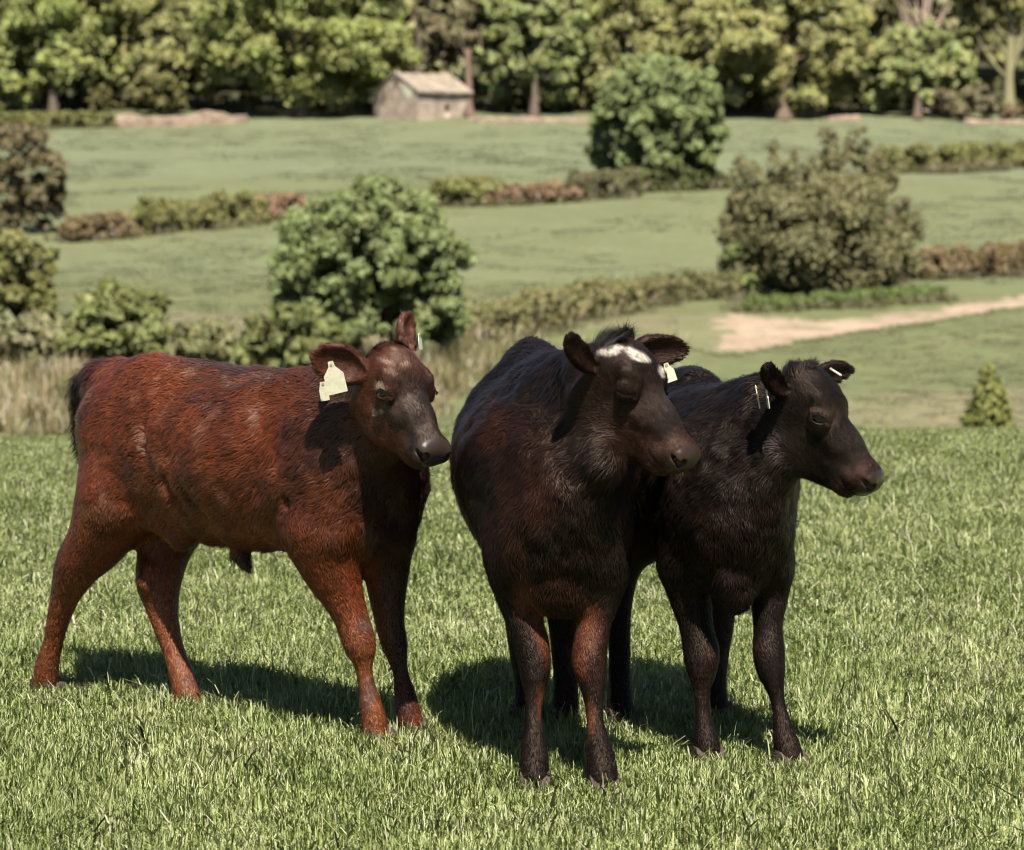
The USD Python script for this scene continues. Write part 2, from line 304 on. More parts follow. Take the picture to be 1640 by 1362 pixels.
def barn():
    g = hit(668, 194); g[2] = float(ground_z(g[0], g[1])) - .15
    t = thing('stone_barn', 'small stone field barn with a slate roof at the edge of the wood', 'barn', g)
    a = math.radians(-44); ax, ay = np.array([math.cos(a), math.sin(a), 0]), np.array([-math.sin(a), math.cos(a), 0])   # ax across the gable, ay along the ridge
    W, L, E, R, T = 5.3, 6.4, 2.75, 4.25, .45
    def place(v): return g + v[:, [0]] * ax + v[:, [1]] * ay + v[:, [2]] * [0, 0, 1]
    def slab(poly, thick, fn):
        m = trimesh.creation.extrude_polygon(poly, thick, engine='earcut'); return fn(m.vertices), m.faces
    gable = Polygon([(-W, 0), (0, 0), (0, E), (-W / 2, R - .05), (-W, E)]).difference(Polygon([(-W / 2 - .30, 2.85), (-W / 2 + .22, 2.85), (-W / 2 + .22, 3.6), (-W / 2 - .30, 3.6)]))
    back = Polygon([(-W, 0), (0, 0), (0, E), (-W / 2, R - .05), (-W, E)])
    side = Polygon([(T, 0), (L - T, 0), (L - T, E), (T, E)])
    door = Polygon([(3.35, .95), (3.95, .95), (3.95, 1.65), (3.35, 1.65)])
    for nm, p, fn in (('gable_wall', gable, lambda v: place(np.column_stack([v[:, 0], v[:, 2], v[:, 1]]))), ('gable_wall', back, lambda v: place(np.column_stack([v[:, 0], L - v[:, 2], v[:, 1]]))),
                      ('side_wall', side.difference(door), lambda v: place(np.column_stack([-v[:, 2], v[:, 0], v[:, 1]]))), ('side_wall', side, lambda v: place(np.column_stack([-W + v[:, 2], v[:, 0], v[:, 1]])))):
        v, f = slab(p, T, fn); put(nm, v, f, M['stone'], t)
    for s in (-1, 1):                                   # two roof slopes, sagging a little, of slates
        n = 24; u = np.linspace(-.12, L + .12, n); w = np.linspace(0, 1, 9); U, Wd = np.meshgrid(u, w, indexing='ij')
        over = .28
        x = -W / 2 + s * Wd * (W / 2 + over); z = R + .10 - Wd * (W / 2 + over) * (R - E) / (W / 2) - .10 * np.sin(np.clip(U / L, 0, 1) * PI) * (1 - .5 * Wd) + .02 * np.random.default_rng(3).normal(size=U.shape)
        top = np.stack([x, U, z], -1).reshape(-1, 3); bot = top - [0, 0, .13]
        i, j = np.meshgrid(np.arange(n - 1), np.arange(8), indexing='ij'); k = (i * 9 + j).ravel()
        q = np.stack([k, k + 1, k + 10, k + 9], 1); m = len(top)
        f = [q, q[:, ::-1] + m]
        ring = np.concatenate([np.arange(9), np.arange(1, n) * 9 + 8, (n - 1) * 9 + np.arange(7, -1, -1), np.arange(n - 2, 0, -1) * 9]); nx = np.roll(ring, -1)
        f.append(np.stack([ring, ring + m, nx + m, nx], 1)); q = np.vstack(f)
        put('roof', place(np.vstack([top, bot])), np.vstack([q[:, [0, 1, 2]], q[:, [0, 2, 3]]]), M['slate'], t)
    m = trimesh.creation.extrude_polygon(Polygon([(-1.5, 2.55), (-.95, 2.1), (-.5, 2.75), (-.35, 3.05), (-1.3, 3.35), (-1.75, 3.3)]).buffer(.12), .03, engine='earcut')
    put('pale_patch', place(np.column_stack([m.vertices[:, 0], -m.vertices[:, 2] - .004, m.vertices[:, 1]])), m.faces, M['lime'], t, )
    b = trimesh.creation.icosphere(2, 1.0); b.vertices *= [.35, .45, .55]
    put('fallen_stone', place(b.vertices + [.05, 3.6, .35]), b.faces, M['stone'], t, smooth=True)
if BACK: barn()

def path_points(pts, step=.4):
    pts = np.array([hit(*p) for p in pts]); s = np.concatenate([[0], np.cumsum(np.linalg.norm(np.diff(pts[:, :2], axis=0), axis=1))])
    u = np.arange(0, s[-1] + step * .5, step); x, y = np.interp(u, s, pts[:, 0]), np.interp(u, s, pts[:, 1])
    return np.column_stack([x, y, ground_z(x, y)])
HEDGE_LINES = []
def hedge(name, label, cat, pts, h, w, pal, seed, n_leaf, leaf, ragged=.35, group=None, stems=True, up=.4):
    rng = np.random.default_rng(seed); p = path_points(pts, w * .2); HEDGE_LINES.append((p, w))
    t = thing(name, label, cat, p[len(p) // 2], group)
    lobes = []
    for i, q in enumerate(p):
        hh = h * (1 - .7 * ragged + 1.4 * ragged * meshkit.noise(np.array([[i * .30, seed, 0.5]]), seed)[0]) * (.75 + .25 * min(1, min(i, len(p) - 1 - i) / 2.0))
        for lv in np.arange(w * .15, max(hh - w * .15, w * .3), w * .22):
            lobes.append((q + [rng.normal() * w * .2, rng.normal() * w * .26, lv], w * (.15 + .14 * rng.random())))
    v, f, n, c = foliage(lobes, int(n_leaf * 2.2), leaf * .66, GREENS[pal] if isinstance(pal, str) else pal, rng, up, .3)
    put('foliage', v, f, M['leaves'], t, normals=n, tint=c)
    if stems:
        parts = []
        for q in p[::2]:
            for _ in range(2):
                a = q + [rng.normal() * w * .2, rng.normal() * w * .2, -.05]; b = a + [rng.normal() * w * .35, rng.normal() * w * .3, h * (.5 + .5 * rng.random())]
                parts.append(tube([a, (a + b) / 2 + rng.normal(size=3) * w * .08, b], [.02 * h, .014 * h, .005 * h], 4))
        v, f = join(parts); tag(put('stems', v, f, M['bark'], t, tint=np.broadcast_to([.16, .11, .08], (len(v), 3))), kind='stuff')
    return t
def stone_wall(label, pts, h, seed):
    rng = np.random.default_rng(seed); p = path_points(pts, .5); t = thing('dry_stone_wall', label, 'wall', p[len(p) // 2])
    d = unit(np.gradient(p, axis=0) * [1, 1, 0]); n = np.column_stack([-d[:, 1], d[:, 0], 0 * d[:, 0]])
    hh = h * (.7 + .5 * meshkit.noise(np.column_stack([np.arange(len(p)) * .4, 0 * p[:, 0] + seed, 0 * p[:, 0]]), seed)); prof = [(-.42, -.3), (-.36, .5), (-.27, .97), (0, 1.06), (.27, .97), (.36, .5), (.42, -.3)]
    v = np.stack([p + n * a + np.column_stack([0 * hh, 0 * hh, hh * b if b > 0 else 0 * hh + b]) + rng.normal(size=p.shape) * .035 for a, b in prof], 1)
    m = len(prof); i, j = np.meshgrid(np.arange(len(p) - 1), np.arange(m - 1), indexing='ij'); k = (i * m + j).ravel()
    q = np.stack([k, k + 1, k + m + 1, k + m], 1); f = np.vstack([q[:, [0, 1, 2]], q[:, [0, 2, 3]]])
    e = np.array([[0, b, b + 1] for b in range(1, m - 1)]); f = np.vstack([f, e[:, ::-1], e + (len(p) - 1) * m])
    put('stonework', v.reshape(-1, 3), f, M['wall_stone'], t)

def woods():
    # the near edge of the wood, left to right
    W = 'trees at the edge of the wood'
    def oak(label, x0, x1, top, base, pal, seed, n=16000, dy=0, lobes=70, lobe=.20, bot=None, trunk=.35, **kw):
        bx = (x0 + x1) / 2; bot = base + 2 if bot is None else bot
        round_tree('wood_tree', label, 'tree', (bx, base), (x0 - 12, top, x1 + 12, bot), pal, seed, int(lobes * 3.4), lobe * .56, int(n * 2.6), leaf=.165, trunk_r=trunk, squash=.8, group=None, up=.45, behind=dy, **kw)
    oak('broad dark oak at the left end of the wood edge', -40, 212, -120, 182, 'oak', 1, 20000, 4, 84)
    oak('thin yellowish tree between the two big oaks on the left', 205, 352, -60, 184, 'olive', 2, 10000, 5, 44, .26, bark=(.08, .065, .045), bot=176)
    oak('great dark-leaved oak left of the stone barn', 318, 648, -110, 190, 'oak', 3, 26000, 4, 96, .18, bot=186)
    oak('bright young tree close behind the stone barn', 600, 740, -40, 180, 'pale', 4, 9000, 14, 46, bot=170)
    oak('brown half-leafed pine with a bare trunk right of the barn', 690, 812, -70, 188, 'brown', 5, 6000, 6, 34, .22, bot=110, trunk=.36, bark=(.085, .058, .044), fork=.45)
    oak('light green layered tree between the pine and the round tree', 776, 935, -60, 190, 'bright', 6, 14000, 5, 60, .19, bot=176)
    oak('tall olive-leaved tree behind the round field tree', 905, 1160, -90, 190, 'olive', 7, 17000, 10, 74)
    oak('wide olive oak with its trunk showing in the middle of the wood edge', 1120, 1392, -70, 192, 'olive', 8, 22000, 4, 90, .18, bot=184, trunk=.5, bark=(.075, .055, .04))
    oak('bright green low tree right of the wide olive oak', 1380, 1560, 40, 192, 'bright', 9, 12000, 5, 54, .2, bot=182)
    oak('tall thin pale tree with grey limbs behind the bright low tree', 1400, 1560, -120, 184, 'pale', 10, 7000, 16, 46, .2, bot=110, bark=(.17, .13, .10), n_limbs=26, fork=.2)
    oak('half-bare ivy-trunked tree at the right end of the wood edge', 1530, 1700, -120, 190, 'hedge', 11, 7000, 7, 40, .22, bot=90, trunk=.5, bark=(.10, .092, .05), n_limbs=24, fork=.2)
    round_tree('scrub_bush', 'round brown bush below the half-bare tree on the right', 'bush', (1548, 192), (1500, 134, 1600, 192), 'brown', 12, 26, .26, 4000, leaf=.18, trunk_r=.1)
    round_tree('scrub_bush', 'small pale bush at the right edge by the wood', 'bush', (1625, 192), (1598, 166, 1665, 192), (.19, .14, .09), 13, 16, .3, 2200, leaf=.18, trunk_r=.08)
    round_tree('scrub_bush', 'tan bush at the foot of the left oaks', 'bush', (262, 186), (205, 118, 300, 180), (.115, .11, .045), 14, 24, .26, 4500, leaf=.2, trunk_r=.1)
    # the next trees back, up the slope, and the mass of the wood behind them
    pal = ['olive', 'bright', 'pale', 'oak', 'yellow', 'olive', 'brown']
    adj = ['olive-leaved', 'fresh green', 'pale', 'dark green', 'yellow-green', 'olive-brown', 'brownish']
    front = ['the leftmost oak', 'the thin yellowish tree', 'the great oak', 'the barn', 'the brown pine', 'the layered tree', 'the round tree', 'the wide oak', 'the low bright tree', 'the half-bare tree']
    fx = np.array([80, 280, 480, 660, 750, 860, 1040, 1260, 1460, 1610])
    rng = np.random.default_rng(50); seen = {}
    for k, x in enumerate(np.arange(-20, 1700, 118)):
        px = x + rng.uniform(-24, 24); q = P(px, 180, 273 + rng.uniform(-6, 8)); b = on_ground(q[0], q[1])
        hgt, rx = rng.uniform(12.5, 16.5), rng.uniform(4.4, 5.8); i = k % 7; r2 = np.random.default_rng(300 + k)
        lobes = crown_lobes(b + [0, 0, hgt * .53], (rx, rx * .8, hgt * .50), 170, rx * .15, r2)
        f = front[int(np.argmin(np.abs(fx - px)))]; n = seen[f] = seen.get(f, 0) + 1
        tree('wood_tree', f'{adj[i]} tree in the second row, ' + ('behind ' if n == 1 else 'further right behind ') + f, 'tree', b, lobes, 17000, .25, pal[i], 400 + k, .3, 6, group='trees in the second row of the wood', up=.45)
    lobes = []
    for _ in range(760):
        q = P(rng.uniform(-160, 1800), 180, rng.uniform(286, 330)); b = on_ground(q[0], q[1]); lobes.append((b + [0, 0, rng.uniform(.5, 15)], rng.uniform(1.2, 2.2)))
    v, f, n, c = foliage(lobes, 90000, .34, (.195, .188, .075), rng, .45)
    tag(put('wood_interior', v, f, M['leaves'], normals=n, tint=c), 'deep mass of the wood rising behind the edge trees', 'wood', kind='stuff')
    lobes = []
    for _ in range(150):
        q = P(rng.uniform(-120, 1760), 180, rng.uniform(252, 262)); b = on_ground(q[0], q[1]); lobes.append((b + [0, 0, rng.uniform(.2, 1.6)], rng.uniform(.7, 1.3)))
    v, f, n, c = foliage(lobes, 12000, .22, (.09, .09, .036), rng, .45)
    tag(put('undergrowth', v, f, M['leaves'], normals=n, tint=c), 'dark undergrowth along the foot of the wood', 'undergrowth', kind='stuff')
if BACK: woods()

def valley():
    round_tree('hawthorn_tree', 'dense round tree standing in the hedge line right of centre', 'tree', (1075, 302), (944, 86, 1158, 300), 'hawthorn', 21, 480, .085, 70000, leaf=.105, trunk_r=.22, n_limbs=12)
    round_tree('hawthorn_tree', 'dense round tree behind the red-brown calf, nearest of its kind', 'tree', (640, 588), (424, 282, 760, 580), 'hawthorn', 22, 520, .085, 105000, leaf=.046, trunk_r=.13, n_limbs=12)
    # brownish sallow with many bare stems
    rng = np.random.default_rng(61); g = hit(1300, 470)
    t = thing('sallow_tree', 'large brown-green bushy willow with bare stems, right of the round trees', 'tree', g)
    lob = []
    for (x0, y0, x1, y1, n) in ((1150, 300, 1240, 474, 60), (1165, 245, 1225, 340, 22), (1225, 222, 1290, 420, 44), (1288, 206, 1362, 440, 60), (1250, 255, 1335, 450, 50), (1350, 250, 1440, 450, 50), (1340, 204, 1420, 430, 66), (1400, 262, 1452, 440, 40), (1420, 320, 1482, 450, 40), (1200, 370, 1460, 478, 110), (1165, 270, 1455, 470, 130)):
        a, b = P(x0, y0, g[1]), P(x1, y1, g[1]); c = (a + b) / 2; lob += crown_lobes(c, (abs(b[0] - a[0]) / 2, abs(b[0] - a[0]) / 2.2, abs(a[2] - b[2]) / 2), n, abs(b[0] - a[0]) * .075 + .07, rng)
    bare = []
    for i in range(70):
        c, r = lob[rng.integers(len(lob))]; a = g + [rng.normal() * .7, rng.normal() * .5, -.1]; q = c + rng.normal(size=3) * r * .6 + [0, -r * .8, r * 1.2]
        m = (a + q) / 2 + [(q[0] - a[0]) * .18, 0, .15] + rng.normal(size=3) * .12; u = np.linspace(0, 1, 7)[:, None]
        bare.append(tube((1 - u) ** 2 * a + 2 * u * (1 - u) * m + u ** 2 * q, .055 * (1 - u[:, 0] * .85) * rng.uniform(.6, 1.2), 5))
    v, f = join(bare); tag(put('stems', v, f, M['bark'], t, smooth=True, tint=np.broadcast_to([.24, .17, .115], (len(v), 3))), kind='stuff')
    v, f, n, c = foliage(lob, 92000, .058, (.135, .128, .066), rng, .35, .45); put('crown', v, f, M['leaves'], t, normals=n, tint=c)
    low = [(P(rng.uniform(1170, 1330), rng.uniform(400, 465), g[1] - rng.uniform(0, .9)), rng.uniform(.28, .45)) for _ in range(22)]
    v, f, n, c = foliage(low, 9000, .075, (.125, .150, .055), rng, .4, .3); put('lower_foliage', v, f, M['leaves'], t, normals=n, tint=c)

    # upper hedge line
    hedge('clipped_hedge', 'clipped green hedge at the top left of the upper field', 'hedge', [(-60, 206), (60, 206), (176, 204)], 1.5, 1.6, 'hedge', 31, 7000, .17, .06, stems=False)
    stone_wall('low stone wall between the clipped hedge and the oak', [(182, 204), (280, 202), (395, 198)], .95, 1)
    stone_wall('low broken stone wall right of the barn', [(752, 196), (850, 196), (940, 196)], .38, 2)
    stone_wall('short low wall under the wide olive oak', [(1325, 193), (1350, 193), (1378, 193)], .35, 3)
    stone_wall('short low wall at the wood edge near the right end', [(1545, 198), (1600, 199), (1680, 200)], .35, 4)
    # middle hedge line
    hedge('bramble_bank', 'reddish brambles at the left end of the middle hedge line', 'bramble', [(108, 388), (150, 384), (205, 380)], 1.1, 1.3, (.150, .112, .062), 32, 4200, .11, .4)
    hedge('hedge', 'green gappy hedge of the middle line, left of the round tree', 'hedge', [(200, 378), (260, 372), (330, 364), (408, 358)], 1.35, 1.5, 'hedge', 33, 8000, .12, .35)
    hedge('bracken_bank', 'rust-coloured bracken between the left hedge and the near round tree', 'bracken', [(404, 356), (440, 350), (480, 346)], 1.2, 1.1, 'bracken', 34, 2600, .11, .3)
    hedge('hedge', 'short clump of hedge right of the near round tree', 'hedge', [(716, 330), (752, 330), (788, 328)], 1.5, 1.4, 'hedge', 35, 4200, .14, .2)
    hedge('bracken_bank', 'rust-coloured bracken between the two hedge clumps in the middle', 'bracken', [(788, 330), (830, 328), (905, 324)], .95, 1.2, (.190, .130, .082), 36, 4200, .12, .5)
    hedge('hedge', 'dark square hedge touching the round tree', 'hedge', [(908, 320), (955, 318), (1008, 314)], 1.55, 1.7, 'hedge_dark', 37, 6000, .13, .08)
    hedge('hedge', 'dark leaves added as the shade under the round tree', 'hedge', [(1004, 308), (1075, 306), (1158, 302)], 1.25, 1.6, 'deep', 38, 6500, .14, .15)  # added strip; its dark leaf colour stands in for shade below the crown
    hedge('hedge', 'long green hedge behind the brown willow, running to the right edge', 'hedge', [(1405, 278), (1500, 275), (1590, 270), (1680, 266)], 1.55, 1.6, 'hedge', 39, 10000, .15, .12)
    hedge('bracken_bank', 'tan dead stems along the foot of the long green hedge', 'bracken', [(1490, 279), (1540, 277), (1590, 274)], .55, .6, (.19, .15, .095), 40, 1500, .10, .4)
    # lower hedge line
    hedge('hedge', 'brownish overgrown hedge rising to the right behind the middle calf', 'hedge', [(756, 548), (840, 530), (930, 510), (1010, 494)], .85, 1.0, (.155, .145, .068), 41, 9000, .085, .45)
    hedge('hedge', 'dark end of the overgrown hedge just left of the willow', 'hedge', [(1000, 492), (1080, 482), (1170, 474)], .75, .9, (.125, .118, .056), 42, 7000, .085, .3)
    hedge('hedge', 'low red-brown hedge right of the willow', 'hedge', [(1470, 448), (1550, 444), (1680, 438)], 1.05, 1.1, (.165, .125, .072), 43, 7000, .085, .3)
    hedge('nettle_bank', 'bank of fresh green nettles below the willow', 'nettles', [(1190, 500), (1290, 496), (1390, 488), (1500, 480)], .42, 1.1, (.095, .125, .042), 44, 9000, .06, .25, stems=False)
    # left side bushes
    round_tree('thorn_bush', 'tall brown thorn bush at the left edge', 'bush', (30, 372), (-60, 192, 110, 376), (.135, .115, .065), 51, 150, .12, 14000, leaf=.09, trunk_r=.12, n_limbs=16)
    round_tree('thorn_bush', 'shaded green bush at the left edge below the thorn bush', 'bush', (20, 560), (-70, 368, 96, 560), 'hedge', 52, 110, .14, 12000, leaf=.08, trunk_r=.09)
    round_tree('elder_bush', 'leafy elder bush above the back of the red-brown calf', 'bush', (180, 600), (98, 452, 272, 600), (.150, .165, .065), 53, 120, .14, 14000, leaf=.07, trunk_r=.07)
    round_tree('elder_bush', 'pale flowering bush at the left edge over the dry grass', 'bush', (45, 600), (-30, 500, 108, 590), (.20, .19, .11), 54, 90, .15, 9000, leaf=.07, trunk_r=.06)
    round_tree('elder_bush', 'leafy bush left of the near round tree', 'bush', (470, 612), (376, 488, 560, 600), (.135, .150, .060), 55, 120, .14, 14000, leaf=.07, trunk_r=.07)
    round_tree('elder_bush', 'faint grey-green low bush in front of the left field', 'bush', (320, 600), (262, 515, 392, 600), (.16, .16, .08), 56, 70, .16, 7000, leaf=.065, trunk_r=.05)
    # young conifer
    rng = np.random.default_rng(71); g = hit(1582, 694, 25); lob = []
    top = P(1578, 588, g[1])[2]; hgt = top - g[2]
    for i in range(60):
        u = rng.random() ** .8; r = (1 - u) * hgt * .33 + .03; a = rng.random() * 2 * PI
        lob.append((g + [math.cos(a) * r * .8, math.sin(a) * r * .8, .08 + u * hgt * .92], .06 + .11 * (1 - u)))
    tree('young_conifer', 'small young conifer alone in the slope at the right edge', 'tree', g, lob, 6000, .035, (.155, .165, .055), 72, .03, 8, up=.5, fork=.1)
if BACK: valley()

def track():
    """The bare strip of tractor ruts crossing the low field."""
    up = np.array([(1092, 512), (1150, 502), (1240, 506), (1320, 516), (1400, 505), (1500, 494), (1640, 474), (1760, 456)], float); lo = np.array([(1096, 556), (1150, 570), (1200, 568), (1300, 546), (1400, 530), (1500, 516), (1640, 492), (1760, 472)], float)
    rng = np.random.default_rng(5); xs = np.linspace(1085, 1760, 180); n = 17; rows = []
    for x in xs:
        a, b = np.interp(x, up[:, 0], up[:, 1]), np.interp(x, lo[:, 0], lo[:, 1])
        rows.append([hit(x, a + (b - a) * s + rng.normal() * (2.2 if s in (0, 1) else 0), 25) for s in np.linspace(0, 1, n)])
    V = np.array(rows); V[..., 2] = ground_z(V[..., 0], V[..., 1]) + .03
    i, j = np.meshgrid(np.arange(len(xs) - 1), np.arange(n - 1), indexing='ij'); k = (i * n + j).ravel()
    f = np.vstack([np.stack([k, k + n, k + n + 1], 1), np.stack([k, k + n + 1, k + 1], 1)])
    v = V.reshape(-1, 3); u = np.tile(np.linspace(0, 1, n), len(xs)); edge = np.minimum(u, 1 - u) * 2
    grassy = smoothstep(.50, .66, meshkit.fbm(v * [.9, .9, 0] + 3.3, 4, 14) + .22 * (1 - smoothstep(0, .45, edge)) + .55 * np.repeat(1 - smoothstep(1090, 1175, xs), n) + .10 * np.repeat(1 - smoothstep(1180, 1330, xs), n) * (meshkit.noise(v * [.5, .5, 0], 9) - .2))
    tint = lerp(np.array([.185, .138, .098]) * (.8 + .4 * meshkit.fbm(v * [.8, .8, .8], 3, 4))[:, None], FIELD_LOW * 1.05, .85 * grassy[:, None])
    tag(put('dirt_track', v, f, M['ground'], smooth=True, tint=tint), 'bare sandy track crossing the low field behind the calves', 'track', kind='structure')
if BACK: track()

def blade_mesh(n, area, h, width, rng, cols, lean=.5, tips=None):
    """A tuft of grass: every blade is a narrow bent strip. Normals face partly upwards like a lawn's."""
    root = np.column_stack([rng.uniform(-area, area, n), rng.uniform(-area, area, n), np.zeros(n)])
    ang = rng.random(n) * 2 * PI; d = np.column_stack([np.cos(ang), np.sin(ang), 0 * ang]); hh = h * (.45 + .8 * rng.random(n) ** 1.3); ln = hh * lean * rng.random(n)
    side = np.column_stack([-np.sin(ang + rng.normal(size=n) * .7), np.cos(ang + rng.normal(size=n) * .7), 0 * ang]); w = (width * (.6 + .8 * rng.random(n)))[:, None]
    lv = [(0, .55), (.4, 1.0), (.78, .75)]; pts = []
    for s, k in lv:
        c = root + d * (ln * s * s)[:, None] + np.column_stack([0 * ln, 0 * ln, hh * s * (1 - .18 * s * (ln / hh))])
        pts += [c - side * w * k * .5, c + side * w * k * .5]
    pts.append(root + d * (ln * 1.15)[:, None] + np.column_stack([0 * ln, 0 * ln, hh * (1 - .25 * (ln / hh))]))
    v = np.stack(pts, 1).reshape(-1, 3); k = np.arange(n)[:, None] * 7
    f = np.vstack([k + np.array([t]) for t in ([0, 1, 3], [0, 3, 2], [2, 3, 5], [2, 5, 4], [4, 5, 6])])
    nb = unit(np.cross(side, d * ln[:, None] + np.column_stack([0 * ln, 0 * ln, hh]))); nb *= np.sign(nb[:, 2:] + 1e-6); nrm = unit(nb * .34 + [0, -.12, 1.0])
    nn = np.repeat(nrm, 7, 0) + np.tile(np.array([-.35, .35, -.35, .35, -.3, .3, 0])[:, None], (n, 1)) * np.repeat(side, 7, 0)
    c = cols[rng.integers(len(cols), size=n)] * np.exp(rng.normal(size=(n, 1)) * .11)
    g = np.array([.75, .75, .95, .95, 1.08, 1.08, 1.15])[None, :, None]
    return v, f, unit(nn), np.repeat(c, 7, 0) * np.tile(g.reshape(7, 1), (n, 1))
def scatter(name, label, cat, protos, pos, scale, rotz, tilt=None, mat='grass_blade'):
    pi = UsdGeom.PointInstancer.Define(stage, '/World/' + name); tag(pi.GetPrim(), label, cat, kind='stuff')
    paths = []
    for v, f, n, c in protos:
        pr = put('tuft', v, f, M[mat], pi.GetPrim(), normals=n, tint=c) if False else None
        path = f'/World/{name}/' + numbered('/World/' + name, 'tuft')
        m = UsdGeom.Mesh.Define(stage, path); m.CreatePointsAttr(Vt.Vec3fArray.FromNumpy(v.astype(np.float32))); m.CreateFaceVertexCountsAttr(Vt.IntArray.FromNumpy(np.full(len(f), 3, np.int32))); m.CreateFaceVertexIndicesAttr(Vt.IntArray.FromNumpy(np.ascontiguousarray(f, np.int32).ravel()))
        m.CreateSubdivisionSchemeAttr('none'); m.CreateNormalsAttr(Vt.Vec3fArray.FromNumpy(n.astype(np.float32))); m.SetNormalsInterpolation('vertex')
        UsdGeom.PrimvarsAPI(m).CreatePrimvar('tint', Sdf.ValueTypeNames.Color3fArray, 'vertex').Set(Vt.Vec3fArray.FromNumpy(c.astype(np.float32)))
        UsdShade.MaterialBindingAPI.Apply(m.GetPrim()).Bind(M[mat]); paths.append(path)
    pi.CreatePrototypesRel().SetTargets(paths)
    n = len(pos); rng = np.random.default_rng(len(pos))
    pi.CreateProtoIndicesAttr(Vt.IntArray.FromNumpy(rng.integers(len(protos), size=n).astype(np.int32)))
    pi.CreatePositionsAttr(Vt.Vec3fArray.FromNumpy(np.asarray(pos, np.float32)))
    pi.CreateScalesAttr(Vt.Vec3fArray.FromNumpy(np.asarray(scale, np.float32)))
    pi.CreateOrientationsAttr(Vt.QuathArray([Gf.Quath(float(math.cos(a / 2)), 0, 0, float(math.sin(a / 2))) for a in rotz]))

